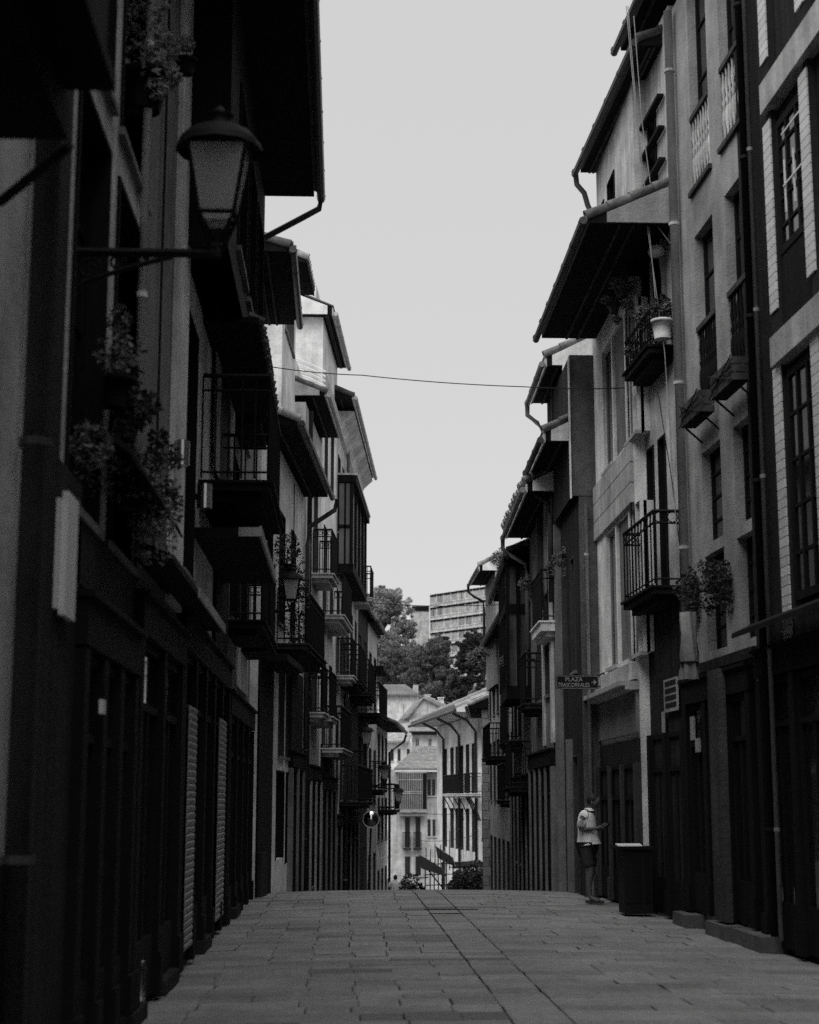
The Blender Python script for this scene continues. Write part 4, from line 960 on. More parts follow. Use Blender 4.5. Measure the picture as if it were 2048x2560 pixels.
for i, (x, y, r_) in enumerate(((1165, 2195, .7), (1185, 2180, .6), (1150, 2205, .5), (1195, 2205, .5), (1030, 2210, .5))):
    plant('terrace_shrub', ['dark shrub under the terrace awnings, middle one', 'upper dark shrub beside the white house pipe', 'low dark shrub by the steel railing', 'low dark shrub at the sandstone wall foot', 'dark shrub near the walking man'][i], (px(74, x), 74+i*.5, pz(74, y)), [(0, 0, 0, r_), (.3, 0, -.3, r_*.8), (-.3, .1, -.2, r_*.7)], 260, .09, leafd, pot=.2, group='shrubs on the terrace')
# ================================================================== STREET FURNITURE
def lantern():
    t = thing('street_lantern', '', 'street lamp', 'wrought iron street lanterns')
    mb = MB(); r45 = math.pi/4
    mb.lathe((0,0,-.1), [(.02,.0),(.035,.02),(.035,.04),(.02,.05)], 4, r45)
    for k in range(4): a = r45+k*math.pi/2; mb.tube([(0,0,-.06), (.06*math.cos(a), .06*math.sin(a), .0), (.14*math.cos(a), .14*math.sin(a), .1)], .01, 5)
    cs = [(sx, sy) for sx in (-1,1) for sy in (-1,1)]
    for sx, sy in cs:
        mb.tube([(sx*.1, sy*.1, .1), (sx*.165, sy*.165, .5)], .012, 4); mb.tube([(sx*.03, sy*.03, -.1), (sx*.09, sy*.09, .08)], .008, 4)
    for z, w_ in ((.1, .1), (.5, .17)):
        for a, b in (((-1,-1),(1,-1)),((1,-1),(1,1)),((1,1),(-1,1)),((-1,1),(-1,-1))): mb.tube([(a[0]*w_, a[1]*w_, z), (b[0]*w_, b[1]*w_, z)], .014, 4)
    mb.build('frame', blackm, t)
    mb = MB(); mb.lathe((0,0,.5), [(.25,0),(.25,.02),(.235,.05),(.19,.1),(.12,.135),(.07,.145),(.065,.2),(.085,.215),(.04,.24),(.015,.27),(.0,.28)], 12); mb.build('cap', blackm, t, smooth=True)
    q = [((-1,-1),(1,-1)),((1,-1),(1,1)),((1,1),(-1,1)),((-1,1),(-1,-1))]
    mb = MB(); mb.box(-.07, .07, -.07, .07, .06, .066); mb.build('bottom_glass', frostm, t)
    for a, b in q:
        mb = MB(); w0, w1 = .099, .164; mb.add([(a[0]*w0, a[1]*w0, .115), (b[0]*w0, b[1]*w0, .115), (b[0]*w1, b[1]*w1, .49), (a[0]*w1, a[1]*w1, .49)], [(0,1,2,3)]); mb.build('glass_pane', frostm, t)
    mb = MB(); mb.tube([(0,0,-.14), (0,0,-.04)], [.03,.02], 8); mb.tube([(.02,0,-.12), (-.98,0,-.12)], .026, 6)
    mb.tube([(-.25,0,-.14), (-.5,0,-.21), (-.75,0,-.3), (-.96,0,-.5)], .015, 6)
    for cx, cz, r_ in ((-.42,-.165,.035), (-.56,-.18,.05), (-.72,-.22,.07), (-.86,-.27,.075), (-.9,-.4,.05)):
        mb.tube([(cx+r_*(1-k*.05)*math.cos(k*.7), 0, cz+r_*(1-k*.05)*math.sin(k*.7)) for k in range(12)], .01, 5)
    mb.box(-1.0, -.97, -.03, .03, -.62, .12); mb.build('bracket', blackm, t)
    return t
frostm = bpy.data.materials.new('frosted_pane'); frostm.use_nodes = True; nn = frostm.node_tree; bs_ = nn.nodes['Principled BSDF']
bs_.inputs['Base Color'].default_value = (.5, .5, .5, 1); bs_.inputs['Roughness'].default_value = .5; bs_.inputs['Transmission Weight'].default_value = 0
trn = nn.nodes.new('ShaderNodeBsdfTranslucent'); trn.inputs[0].default_value = (.85, .85, .85, 1); mxs = nn.nodes.new('ShaderNodeMixShader'); mxs.inputs[0].default_value = .65
nn.links.new(bs_.outputs[0], mxs.inputs[1]); nn.links.new(trn.outputs[0], mxs.inputs[2]); nn.links.new(mxs.outputs[0], nn.nodes['Material Output'].inputs[0])
ln = lantern()
spots = [(543, 584, 9.8, 1.12, 0, 'large near lantern on a scrolled bracket at upper left'), (728, 1512, 30.0, .95, 0, 'lantern hanging below the vine on the pale corner house'),
         (916, 1868, 52, 1.0, 0, 'lantern in front of the brick pier, middle of the left row'), (962, 1955, 60, 1.0, 0, 'lantern against the low white house, right of the brick pier'), (996, 2010, 67, 1.0, 0, 'lowest and farthest lantern, in front of the glazed gallery')]
for i, (x, y, Yv, s, rz, lab) in enumerate(spots):
    t = ln if i == 0 else copy_tree(ln)
    t.location = WP(x, y, Yv); t.scale = (s,)*3; t['label'] = lab
# cylinder wall lamps
for i, (x, y0_, y1_, lab) in enumerate(((455, 1100, 1165, 'upper brushed steel cylinder wall lamp on pale strip'), (514, 1215, 1278, 'lower brushed steel cylinder wall lamp beside the dark balcony'))):
    yv = L.hit(x, 1150, .12)[0]; z1 = L.hit(x, y0_, .12)[1]; z0 = L.hit(x, y1_, .12)[1]
    t = thing('wall_lamp', lab, 'wall lamp', 'steel wall lamps'); r_ = .07 if i == 0 else .085
    mb = MB(); mb.lathe(L.P(yv, .12, z0), [(r_, 0), (r_, z1-z0)], 20); mb.build('shade', chrome, t, smooth=False)
    mb = MB(); L.box(mb, yv-.02, yv+.02, .0, .06, (z0+z1)/2-.03, (z0+z1)/2+.03); mb.build('arm', blackm, t)
# street sign
sg = thing('street_sign', 'black direction sign reading PLAZA TRASCORRALES with an arrow, hung above the man', 'street sign')
Ys = 27.2; x0, x1, z0, z1 = px(Ys, 1388), px(Ys, 1497), pz(Ys, 1727), pz(Ys, 1692)
def rrect(x0, x1, z0, z1, r, n=5):
    out = []
    for cx, cz, a0 in ((x1-r, z1-r, 0), (x0+r, z1-r, 90), (x0+r, z0+r, 180), (x1-r, z0+r, 270)):
        for i in range(n+1): a = R(a0+90*i/n); out.append((cx+r*math.cos(a), cz+r*math.sin(a)))
    return out
def plate(name, pts, y0, y1, mat, par):
    n = len(pts); mb = MB(); mb.add([(x, y0, z) for x, z in pts]+[(x, y1, z) for x, z in pts], [tuple(range(n)), tuple(range(2*n-1, n-1, -1))]+[(i, (i+1) % n, n+(i+1) % n, n+i) for i in range(n)])
    return mb.build(name, mat, par)
plate('board', rrect(x0, x1, z0, z1, .03), Ys, Ys+.02, blackm, sg)
signw = M('sign_lettering', .34, rough=.5, var=.05, bump=0)
a, b = rrect(x0+.012, x1-.012, z0+.012, z1-.012, .025), rrect(x0+.019, x1-.019, z0+.019, z1-.019, .02); n = len(a)
mb = MB(); mb.add([(x, Ys-.003, z) for x, z in a]+[(x, Ys-.003, z) for x, z in b], [(i, (i+1) % n, n+(i+1) % n, n+i) for i in range(n)]); mb.build('outline', signw, sg)
def text(body, x, z, size, par, Yv, mat, align='CENTER', name='lettering'):
    cu = bpy.data.curves.new(name, 'FONT'); cu.body = body; cu.size = size; cu.align_x = align; cu.align_y = 'CENTER'; cu.extrude = .001; cu.materials.append(mat)
    o = bpy.data.objects.new(name, cu); C.objects.link(o); bpy.context.view_layer.update(); me = bpy.data.meshes.new_from_object(o.evaluated_get(bpy.context.evaluated_depsgraph_get()))
    bpy.data.objects.remove(o); o = bpy.data.objects.new(name, me); C.objects.link(o); o.parent = par; o.location = (x, Yv, z); o.rotation_euler = (math.pi/2, 0, 0); return o
text('PLAZA', x0+.31, z1-.075, .1, sg, Ys-.004, signw); o = text('TRASCORRALES', x0+.305, z0+.068, .1, sg, Ys-.004, signw); o.scale = (.76, 1, 1)
mb = MB(); ax, az = x1-.1, (z0+z1)/2
mb.box(ax-.03, ax+.05, Ys-.005, Ys-.003, az-.006, az+.006)
for s_ in (1, -1): mb.add([(ax+.055, Ys-.004, az), (ax+.015, Ys-.004, az+s_*.045), (ax+.003, Ys-.004, az+s_*.04), (ax+.038, Ys-.004, az)], [(0,1,2,3)])
mb.build('arrow', signw, sg)
mb = MB(); mb.tube([(x1-.02, Ys+.03, z1-.02), (x1+.1, Ys+.03, z1+.05), (4.42, Ys+.03, z1-.0)], .015, 6); mb.tube([(x1-.02, Ys+.03, z0+.05), (4.42, Ys+.03, z0+.05)], .012, 6); mb.build('bracket', blackm, sg)
# convex mirror
mr = thing('traffic_mirror', 'round convex traffic mirror on the dark left side down the lane', 'mirror')
Yv = 50; c = Vector((px(Yv, 927), Yv, pz(Yv, 2047)))
mb = MB(); N = 24
for j in range(6):
    r_ = .24*j/5; yy = -.05+.05*(j/5)**2
    for k in range(N): a = 2*math.pi*k/N; mb.v.append((c.x+r_*math.cos(a), c.y+yy, c.z+r_*math.sin(a)))
for j in range(5):
    for k in range(N): mb.f.append((j*N+k, j*N+(k+1) % N, (j+1)*N+(k+1) % N, (j+1)*N+k))
mirm = M('mirror_silver', .8, rough=.03, var=.02, bump=0, metal=1); mb.build('mirror', mirm, mr, smooth=True)
mb = MB(); mb.tube([c+Vector((.25*math.cos(k*math.pi/12), 0, .25*math.sin(k*math.pi/12))) for k in range(25)], .014, 6); mb.build('rim', palemetal, mr)
mb = MB(); mb.tube([c+Vector((0, .06, -.1)), c+Vector((-.1, .1, -3))], .03, 6); mb.build('post', blackm, mr)
# wires
def wire(label, pts, r=.008, mat=None, sag=.2, cat='cable', group=None):
    pts = [Vector(p) for p in pts]; out = []
    for i in range(len(pts)-1):
        for k in range(10): t = k/10; p = pts[i].lerp(pts[i+1], t); p.z -= sag*4*t*(1-t); out.append(p)
    out.append(pts[-1]); mb = MB(); mb.tube(out, r, 5); return tag(mb.build('overhead_wire', mat or blackm), label, cat, group)
def W(x, y, Yv): return (px(Yv, x)*1.0, Yv, pz(Yv, y))
wire('thin black wire crossing the street high above the gap', [WP(665, 915, 27), WP(905, 938, 27.5), WP(1313, 967, 27.2), WP(1600, 968, 24.5), WP(1700, 965, 22.6)], .009, sag=.03)
wire('faint far wire crossing low over the trees', [WP(905, 1505, 55), WP(1275, 1510, 48)], .012, sag=.1)
wire('thin wire crossing in front of the white bend house', [WP(1030, 2030, 84), WP(1190, 2032, 79)], .012, sag=.1)
wire('low wire from sandstone wall to gallery house', [WP(1035, 2100, 90), WP(1180, 2090, 79)], .012, sag=.15)
wm = M('pale_cable', .3, rough=.6, bump=0)
for i, (pp, lab) in enumerate((([(1566, 15), (1586, 240), (1612, 520), (1662, 880), (1690, 1300), (1715, 1505)], 'long pale cable dangling from the black eave past the balconies'),
                          ([(1570, 15), (1594, 300), (1628, 620), (1640, 760)], 'shorter pale cable hanging beside the long dangling one'),
                          ([(1585, 40), (1605, 300), (1640, 560), (1700, 640)], 'cable looping from the eave to the grey drainpipe'),
                          ([(1645, 980), (1680, 1200), (1706, 1420)], 'dark cable running down over the lower iron balcony'))):
    wire(lab, [WP(x, y, 21.9-.02*k) for k, (x, y) in enumerate(pp)], .007, wm if i < 3 else blackm, sag=0)
for (F, y_, z0_, z1_, lab) in ((RA, RA.hit(1878, 700, .04)[0], .5, 12.8, 'thin dark cable run down the corner of the balustraded building'), (RA, RA.hit(1700, 900, .03)[0], 3.4, 12.5, 'thin dark cable run beside the grey drainpipe on the right'),
                            (L, 13.4, 3.6, 12, 'dark cable run down the blank grey front on the left'), (RB, 24.25, 3.2, 9.4, 'cable run down the near edge of the panelled building'), (LB, 33.4, -1, 8.2, 'dark cable run down the pale corner house')):
    mb = MB(); n_ = 14; mb.tube([F.P(y_+random.uniform(-.012, .012), .035, z0_+(z1_-z0_)*k/n_) for k in range(n_+1)], .012, 5); tag(mb.build('wall_cable', blackm), lab, 'cable')
# plants
plant('hanging_plant', 'big leafy plant spilling over a pot at the top left', WP(362, 190, 12), [(0,0,.12,.2), (.08,-.1,.0,.16), (.1,-.1,-.16,.1), (-.06,0,.45,.2), (.12,.1,.3,.14), (.0,0,.7,.2), (.2,0,-.0,.09)], 130, .035, leafl, pot=.2, potmat=wood)
plant('geranium', 'single pale flower head beside the top of the big lantern', WP(466, 150, 13.2), [(0,0,.15,.07)], 90, .03, leafl, pot=.09, potmat=wood)
plant('vine', 'trailing bushy plant on the dark awning left of the steel lamp', WP(330, 1200, 11), [(0,0,.0,.2), (.15,.3,-.1,.2), (.05,.8,-.1,.18), (-.2,-.5,0,.2), (-.15,-.9,.05,.15), (.1,.5,-.35,.17)], 200, .025, leafm, pot=.14, potmat=wood)
plant('potted_shrub', 'leafy potted plant hanging on the left front just below the big lantern bracket', WP(292, 950, 10.6), [(0,0,.15,.12), (.05,.3,.3,.1), (0,-.3,.1,.12), (.0,0,.42,.09)], 70, .03, leafm, pot=.13, potmat=wood)
plant('vine', 'climbing vine around the lantern on the pale corner house', LB.P(30.2, .25, 6.0), [(0,0,0,.35), (.1,.3,-.3,.3), (.1,.6,-.6,.35), (0,-.3,.3,.25), (.15,1.8,-1.0,.3), (.1,2.2,-1.5,.35)], 220, .04, leafd, pot=.12, potmat=wood)
for i, (x, y, Yv, r_, lab) in enumerate(((1632, 800, 22.6, .22, 'leafy bush on the upper iron balcony'), (1560, 720, 23.6, .14, 'thin branchy plant sticking out over the street from the upper balcony'), (1535, 760, 23.9, .1, 'small outermost sprig of the upper balcony'),
                           (1595, 890, 23.4, .12, 'trailing plant at the corner of upper balcony'), (1780, 1455, 20.3, .28, 'geraniums trailing over the dark lower balcony'), (1820, 1450, 19.6, .25, 'geraniums above the furled white awning'), (1740, 1480, 21.2, .25, 'dark trailing leaves left of the furled white awning'))):
    d_ = ray(x, y); c = CAM+d_*(Yv/d_.y)
    plant('balcony_plant', lab, c, [(0,0,0,r_), (.12,.1,.1,r_*.8), (-.14,-.05,.05,r_*.7), (.05,0,-.25,r_*.7)], 70 if r_ < .2 else 160, .035, leafd if i > 3 else leafm, pot=0.1, group='plants on the right balconies')
for i, (x, y, Yv, lab) in enumerate(((1255, 1392, 56, 'tuft of plants on the farthest small roof'), (1335, 1450, 36, 'planter leaves beside glazed bay'), (1285, 1640, 38, 'dark bush hanging under glazed bay'), (1420, 1385, 30, 'bushy window plant high on the right, near side'), (1405, 1410, 31, 'smaller window plant high on the right'), (1195, 1640, 52, 'ivy clump hanging by the right row end'))):
    d_ = ray(x, y); c = CAM+d_*(Yv/d_.y); r_ = .2*Yv/38
    plant('window_plant', lab, c, [(0,0,0,r_), (.2,.1,.1,r_*.7), (-.2,0,-.1,r_*.8), (0,0,-.35,r_*.7)], 130, .045*Yv/38, leafm, pot=.13, group='window plants down the lane')
t = thing('balcony_pot', 'large white plant pot on the upper iron balcony at right', 'plant pot')
c = RA.P(RA.hit(1660, 850, .2)[0], .22, 8.07); mb = MB(); mb.lathe(c, [(.11,0),(.145,.24),(.16,.24),(.16,.28),(.14,.28)], 18); mb.build('pot', cream, t, smooth=True)
mb = MB(); leaves(mb, c+Vector((0,0,.45)), (.16,.16,.22), 260, .035); mb.build('foliage', leafd, t)
t = thing('satellite_dish', 'small white dish and tarpaulin hanging beside the upper right balcony', 'dish')
c = CAM+ray(1642, 640)*(22.4/ray(1642, 640).y); mb = MB(); mb.lathe(c, [(.0,-.02),(.1,.0),(.13,.06),(.1,.14),(.03,.17)], 16); mb.build('dome', white2, t, smooth=True)
mb = MB(); mb.add([c+Vector((.05,0,.35)), c+Vector((.35,.05,-.3)), c+Vector((.33,.1,-1.0)), c+Vector((.12,0,-.7)), c+Vector((.03,.0,-.1))], [(0,1,2,3,4)]); o = mb.build('tarpaulin', midwall, t); mod = o.modifiers.new('s', 'SOLIDIFY'); mod.thickness = .02
# folded parasol / rolled awning
t = thing('furled_awning', 'furled white awning cloth strapped and hanging against the right front', 'awning')
yv = RA.hit(1722, 1600, .35)[0]; c = RA.P(yv, .35, RA.hit(1722, 1700, .35)[1]); hh = RA.hit(1722, 1530, .35)[1]-c.z
mb = MB(); N = 22
for j in range(9):
    tt = j/8
    for k in range(N):
        a = 2*math.pi*k/N; r_ = (.11+.03*math.sin(k*math.pi*.45+j*.5)+.012*math.sin(k*2.1+j))*(1-.2*tt)*(.85 if j in (2,) else 1); mb.v.append((c.x+r_*math.cos(a), c.y+r_*math.sin(a), c.z+hh*tt))
for j in range(8):
    for k in range(N): mb.f.append((j*N+k, j*N+(k+1) % N, (j+1)*N+(k+1) % N, (j+1)*N+k))
mb.build('canopy', M('grey_cloth', .28, stain=.4, rough=.95), t, smooth=True)  # blotchy mid grey cloth colour
mb = MB(); mb.tube([c+Vector((0,0,.02)), c+Vector((0,0,hh+.06)), c+Vector((.42,0,hh+.06))], .018, 8); mb.build('arm', blackm, t)
mb = MB(); mb.lathe(c+Vector((0,0,hh*.24)), [(.125,0),(.125,.02)], 20); mb.build('strap', blackm, t)
# notice boards / plates
for i, (F, xn, yt, yb_, xf, off, lab) in enumerate(((RA, 1694, 1690, 1775, 1660, .09, 'pale framed notice board on the narrow balconied house'), (RA, 1663, 1778, 1868, 1655, .08, 'narrow white paper strip below the notice board'),
                                              (RA, 1734, 1790, 1850, 1726, .1, 'small white leaflet on the shop front, right pillar'), (RA, 1748, 1845, 1880, 1738, .1, 'lower white leaflet on the shop pillar'))):
    o = F.opx(xn, yt, yb_, xf, off); t = thing('notice_board', lab, 'notice')
    mb = MB(); F.box(mb, o[0], o[1], .075, off, o[2], o[3]); mb.build('sheet', plaster, t)
    if i == 0:
        mb = MB()
        for k in range(4): zz = o[2]+(o[3]-o[2])*(.12+.22*k); F.box(mb, o[0]+.08, o[1]-.08, off+.001, off+.004, zz, zz+(o[3]-o[2])*.15)
        mb.build('print', darkwall, t)
# cabinet table and papers near the man
t = thing('serving_stand', 'tall black wooden stand with a pale open menu on it, right of the man', 'stand')
Yv = 23.3; xa, xb_ = px(Yv, 1540), px(Yv, 1618)
mb = MB(); mb.box(xa+.05, xb_, Yv, Yv+.5, 0, .9); mb.build('cabinet', blackm, t)
mb = MB(); mb.box(xa-.05, xb_+.04, Yv-.05, Yv+.55, .9, .94); mb.build('top', wood, t)
mb = MB(); mb.box(xa+.08, xa+.3, Yv-.012, Yv-.001, .15, .8); mb.box(xa+.35, xb_-.03, Yv-.012, Yv-.001, .15, .8); mb.build('door', wood, t)
t2 = thing('menu', 'pale open menu sheet lying on the black stand', 'menu')
mb = MB(); mb.hexa([(xa-.03, Yv-.03, .945), (xa+.32, Yv-.03, .945), (xa+.36, Yv+.4, .955), (xa+.0, Yv+.4, .955), (xa-.03, Yv-.03, .957), (xa+.32, Yv-.03, .957), (xa+.36, Yv+.4, .975), (xa, Yv+.4, .975)]); mb.build('sheet', white2, t2)
# door steps
for i, (xa, xb_, y_, lab) in enumerate(((1668, 1705, 2245, 'farthest worn stone doorstep on the right'), (1747, 1803, 2263, 'middle worn stone doorstep on the right'), (1811, 1893, 2288, 'nearest long worn stone doorstep on the right'))):
    Yn = RA.hit(xb_, y_, .32)[0]; Yf = RA.hit(xa, y_, .32)[0]; xw = RA.X((Yn+Yf)/2)
    mb = MB(); mb.hexa([(xw-.27, Yn, -.05), (xw+.1, Yn, -.05), (xw+.1, Yf, -.05), (xw-.27, Yf, -.05), (xw-.26, Yn, .12), (xw+.1, Yn, .13), (xw+.1, Yf, .13), (xw-.26, Yf, .12)])
    tag(mb.build('doorstep', M('worn_step', .1, stain=.4)), lab, 'doorstep', 'stone doorsteps')
for i, (ya_, yb_) in enumerate(((12.0, 12.9), (14.2, 15.3), (18.0, 19.0), (23.2, 24.3))):
    mb = MB(); mb.box(-1.75, -1.5, ya_, yb_, -.05, .07+.01*i); tag(mb.build('doorstep', darkwall), ['nearest low doorstep on the left', 'second doorstep on the left by roller shutter', 'third doorstep on the left beside shutters', 'farthest low doorstep on the left by white doorway'][i], 'doorstep', 'stone doorsteps')
t = thing('planter', 'dark square planter standing against the right shop front', 'planter')
Yv = 22.0; mb = MB(); mb.lathe((px(Yv, 1731), Yv, 0), [(.14,0),(.17,.38),(.19,.38),(.19,.43),(.15,.43)], 4, math.pi/4); mb.build('tub', wood, t)
mb = MB(); leaves(mb, (px(Yv, 1731), Yv, .7), (.16,.16,.3), 220, .05); mb.build('foliage', leafd, t)
# roller shutters on the left shops
for i, (xa, xb_, yt, lab) in enumerate(((473, 492, 1760, 'nearer ribbed roller shutter on the left, lowered'), (549, 566, 1800, 'farther ribbed roller shutter on the left, lowered'))):
    y0, _ = L.hit(xa, 1950, .13); y1, _ = L.hit(xb_, 1950, .13); z1 = L.hit(xa, yt, .13)[1]; t = thing('roller_shutter', lab, 'roller shutter', 'roller shutters')
    z = .15; tm2 = None
    while z < z1:
        if tm2 is None: mb = MB(); L.prism(mb, y0, y1, [(.11, 0), (.122, .012), (.126, .035), (.122, .056), (.11, .066)]); o = mb.build('slat', iron, t); tm2 = o.data
        else: o = bpy.data.objects.new('slat', tm2); C.objects.link(o); o.parent = t
        o.location.z = z; z += .07
# small left items
t = thing('steel_boot', 'short shiny steel bollard at the foot of the left shop front', 'bollard')
c = Vector((px(13.2, 372), 13.2, 0)); mb = MB(); mb.lathe(c, [(.05,0),(.05,.3),(.04,.34),(.0,.35)], 14); mb.build('post', chrome, t, smooth=True)
t = thing('house_plate', 'small pale rectangular plate on the dark left shop pillar', 'plate')
y0 = L.hit(258, 1765, .12)[0]; z0 = L.hit(258, 1765, .12)[1]; mb = MB(); L.box(mb, y0-.05, y0+.08, .1, .125, z0-.05, z0+.04); mb.build('plate', white2, t)
t = thing('wall_spotlight', 'small white bell-shaped lamp under the right building awning', 'lamp')
d_ = ray(1972, 1565); c = CAM+d_*(17.2/d_.y); mb = MB(); mb.lathe(c, [(.1,-.06),(.07,-.02),(.06,.0),(.06,.05),(.065,.05),(.065,.1)], 16); mb.build('shade', white2, t, smooth=True)
mb = MB(); mb.tube([c+Vector((0,0,.1)), c+Vector((.1,0,.2)), Vector((4.85, c.y, c.z+.2))], .012, 6); mb.build('arm', blackm, t)
aw = thing('shop_awning', 'dark folded awning over the right building shop front', 'awning')
mb = MB(); RA.prism(mb, 15, y_r1-.2, [(.1, 3.62), (.35, 3.5), (.35, 3.44), (.1, 3.54)]); mb.build('canvas', canvas, aw)
t = thing('drain_grate', 'dark narrow drain slots across the pale channel near the crest of the street', 'drain')
for (xa, xb_, y_) in ((1060, 1195, 2267), (1072, 1155, 2277)):
    Yv = 1.6*4065/(y_-2000); X0_, X1_ = WP(xa, y_, Yv).x, WP(xb_, y_, Yv).x
    mb = MB(); mb.box(X0_, X1_, Yv-.07, Yv+.05, crown(1.5)-.02, crown(1.5)+.006); mb.build('slot', blackm, t)
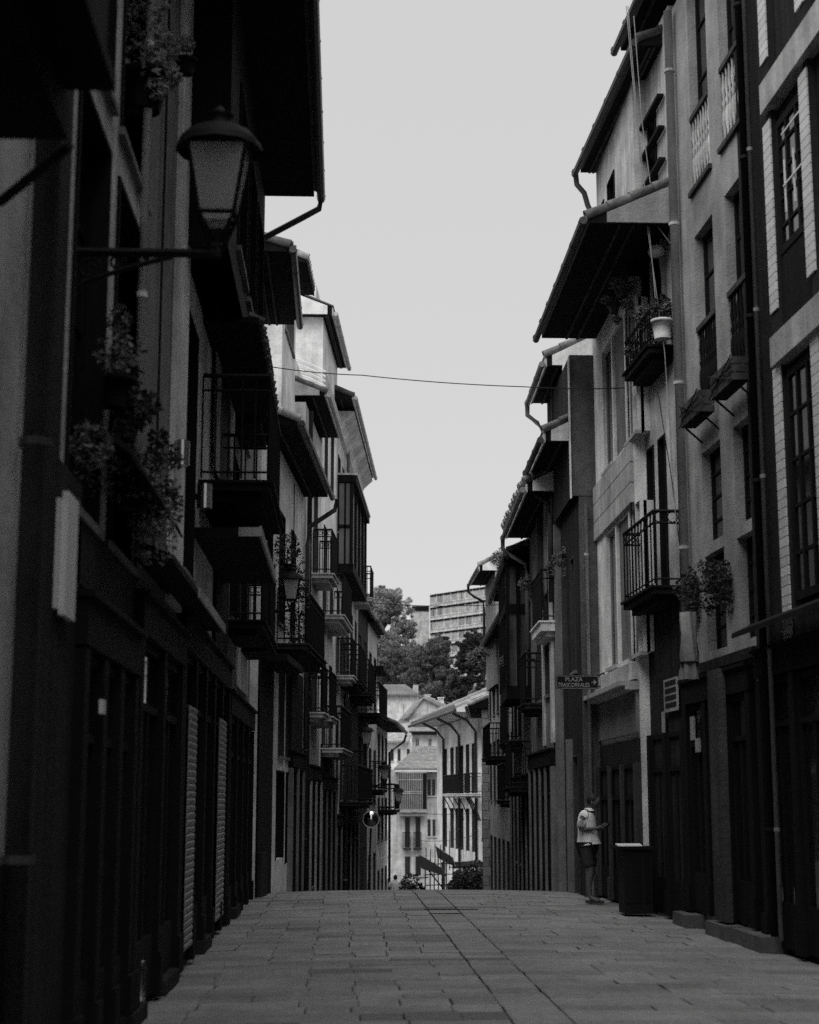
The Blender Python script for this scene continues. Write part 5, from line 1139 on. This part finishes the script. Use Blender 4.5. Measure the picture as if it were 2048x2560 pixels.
# ================================================================== PEOPLE
def skinned(name, pts, edges, mat, parent, root=0, sub=2):
    me = bpy.data.meshes.new(name); me.from_pydata([p[:3] for p in pts], edges, []); me.materials.append(mat)
    o = bpy.data.objects.new(name, me); C.objects.link(o); o.parent = parent
    m = o.modifiers.new('skin', 'SKIN'); m.use_smooth_shade = True
    for i, v in enumerate(me.skin_vertices[0].data): v.radius = (pts[i][3], pts[i][4] if len(pts[i]) > 4 else pts[i][3]); v.use_root = (i == root)
    s = o.modifiers.new('sub', 'SUBSURF'); s.levels = sub; s.render_levels = sub
    return o
def man(label, loc, rz, phone=True):
    """standing figure facing +x"""
    t = thing('person', label, 'person'); t.location = loc; t.rotation_euler = (0, 0, rz)
    # body: pelvis, spine, neck, head, arms, legs
    P = [(0,0,.95,.125,.15),(.0,0,1.12,.115,.14),(0,0,1.3,.11,.145),(.02,0,1.41,.065,.09),(.06,0,1.48,.055,.055),(.1,0,1.53,.065,.062),(.12,0,1.56,.06,.055),(.13,0,1.6,.04,.04),
         (0,.18,1.38,.045),(-.05,.25,1.14,.042),(.2,.14,1.16,.03),(.26,.09,1.19,.028),
         (0,-.18,1.38,.045),(-.04,-.26,1.14,.042),(.2,-.12,1.17,.03),(.27,-.06,1.2,.028),
         (0,.1,.88,.1),(.03,.11,.5,.062),(-.03,.11,.27,.055),(-.02,.11,.08,.04),(.09,.13,.035,.035),(.15,.14,.025,.025),
         (0,-.1,.88,.1),(.08,-.11,.5,.062),(.04,-.12,.27,.055),(.06,-.12,.08,.04),(.17,-.13,.035,.035),(.23,-.13,.025,.025)]
    E = [(0,1),(1,2),(2,3),(3,4),(4,5),(5,6),(6,7),(3,8),(8,9),(9,10),(10,11),(3,12),(12,13),(13,14),(14,15),(0,16),(16,17),(17,18),(18,19),(19,20),(20,21),(0,22),(22,23),(23,24),(24,25),(25,26),(26,27)]
    skinned('body', P, E, skin, t)
    mb = MB(); N = 28; rings = [(.9,.03,.185,.215,.022),(.98,.02,.175,.205,.02),(1.07,.012,.158,.19,.012),(1.18,.0,.148,.185,.006),(1.28,-.005,.143,.192,.003),(1.36,-.005,.13,.185,0),(1.41,.0,.105,.15,0),(1.445,.015,.078,.095,0),(1.475,.035,.062,.066,0)]
    for (z, cx, rx, ry, fd) in rings:
        for k in range(N):
            a = 2*math.pi*k/N; q = 1+fd*5*math.sin(a*5+z*9)*.5+fd*3*math.sin(a*9-z*14)*.5; mb.v.append((cx+rx*math.cos(a)*q, ry*math.sin(a)*q, z+(.025*math.cos(a) if z < .95 else 0)))
    for j_ in range(len(rings)-1):
        for k in range(N): mb.f.append((j_*N+k, j_*N+(k+1) % N, (j_+1)*N+(k+1) % N, (j_+1)*N+k))
    for s_ in (1, -1): mb.tube([(0, s_*.06, 1.385), (0, s_*.13, 1.39), (-.0, s_*.19, 1.37), (-.015, s_*.222, 1.29), (-.035, s_*.243, 1.19)], [.06, .075, .076, .07, .068], 16)
    mb.build('polo_shirt', cloth, t, smooth=True)
    mb = MB(); mb.lathe((.045,0,1.45), [(.082,0),(.078,.03),(.07,.045),(.066,.02)], 16); mb.build('collar', cloth, t, smooth=True)
    def ellip(name, c, r, tilt, mat):
        mb = MB(); mb.lathe((0,0,0), [(max(.02, math.sin(math.pi*k/9)), -math.cos(math.pi*k/9)) for k in range(10)], 18); M_ = Matrix.Translation(c) @ Matrix.Rotation(tilt, 4, 'Y') @ Matrix.Diagonal((*r, 1))
        mb.v = [tuple(M_ @ Vector(v)) for v in mb.v]; return mb.build(name, mat, t, smooth=True)
    ellip('head', (.125, 0, 1.585), (.088, .074, .118), R(38), skin)
    ellip('hair', (.105, 0, 1.62), (.1, .084, .108), R(38), hairm)
    D = [(0,0,.93,.14,.17),(0,.1,.84,.115),(.02,.11,.62,.1),(.025,.11,.52,.098),(0,-.1,.84,.115),(.04,-.11,.62,.1),(.055,-.11,.52,.098)]
    skinned('shorts', D, [(0,1),(1,2),(2,3),(0,4),(4,5),(5,6)], shortm, t)
    mb = MB(); mb.tube([(.2,0,1.59),(.222,0,1.55),(.195,0,1.545)], [.01,.014,.01], 6); mb.build('nose', skin, t, smooth=True)
    for s_ in (1, -1):
        mb = MB(); mb.lathe((.11, s_*.078, 1.575), [(.004,-.03),(.016,-.02),(.02,.0),(.016,.025),(.004,.03)], 8); mb.build('ear', skin, t, smooth=True)
        mb = MB(); mb.lathe((.203, s_*.03, 1.6), [(.002,-.008),(.008,0),(.002,.008)], 8); mb.build('eye', hairm, t)
    mb = MB(); mb.tube([(.178,-.022,1.515),(.185,0,1.512),(.178,.022,1.515)], .005, 5); mb.build('mouth', hairm, t)
    for hx, hy, hz, s_ in ((.26,.09,1.19,1), (.27,-.06,1.2,-1)):
        for k in range(4):
            y = hy-s_*(.0+.014*k); ln_ = (.075,.085,.08,.06)[k]
            mb = MB(); mb.tube([(hx+.01, y+.02*s_, hz), (hx+.05, y+.01*s_, hz+.01), (hx+.04+ln_*.6, y-s_*.02, hz+.035)], [.011,.01,.008], 6); mb.build('finger', skin, t, smooth=True)
        mb = MB(); mb.tube([(hx, hy+.02*s_, hz+.01), (hx+.03, hy-.01*s_, hz+.045), (hx+.055, hy-.02*s_, hz+.055)], [.013,.011,.009], 6); mb.build('thumb', skin, t, smooth=True)
    for s_, x_ in ((1, .0), (-1, .08)):
        mb = MB(); mb.box(x_-.08, x_+.2, s_*.12-.045, s_*.12+.05, -.01, .015); mb.build('sandal', woodmid, t)
        mb = MB(); mb.tube([(x_+.08, s_*.12-.05, .01), (x_+.08, s_*.12, .07), (x_+.08, s_*.12+.05, .01)], .012, 6); mb.build('sandal_strap', woodmid, t)
    return t
m1 = man('man in white polo shirt and dark shorts looking down at his phone', (px(26.1, 1460), 26.1, .0), R(-26))
m1.scale = (1, 1, .985)
ph = tag(MB().box(-.05, .05, -.037, .037, -.005, .005).build('phone', blackm), 'dark phone held up by the man in the polo shirt', 'phone')
ph.location = m1.location+Vector((.3, -.12, 1.2)); ph.rotation_euler = (0, R(-35), R(-26))
m2 = man('man in white T-shirt seen from behind walking down the lane', (px(71, 986), 71, g(71)), R(80))
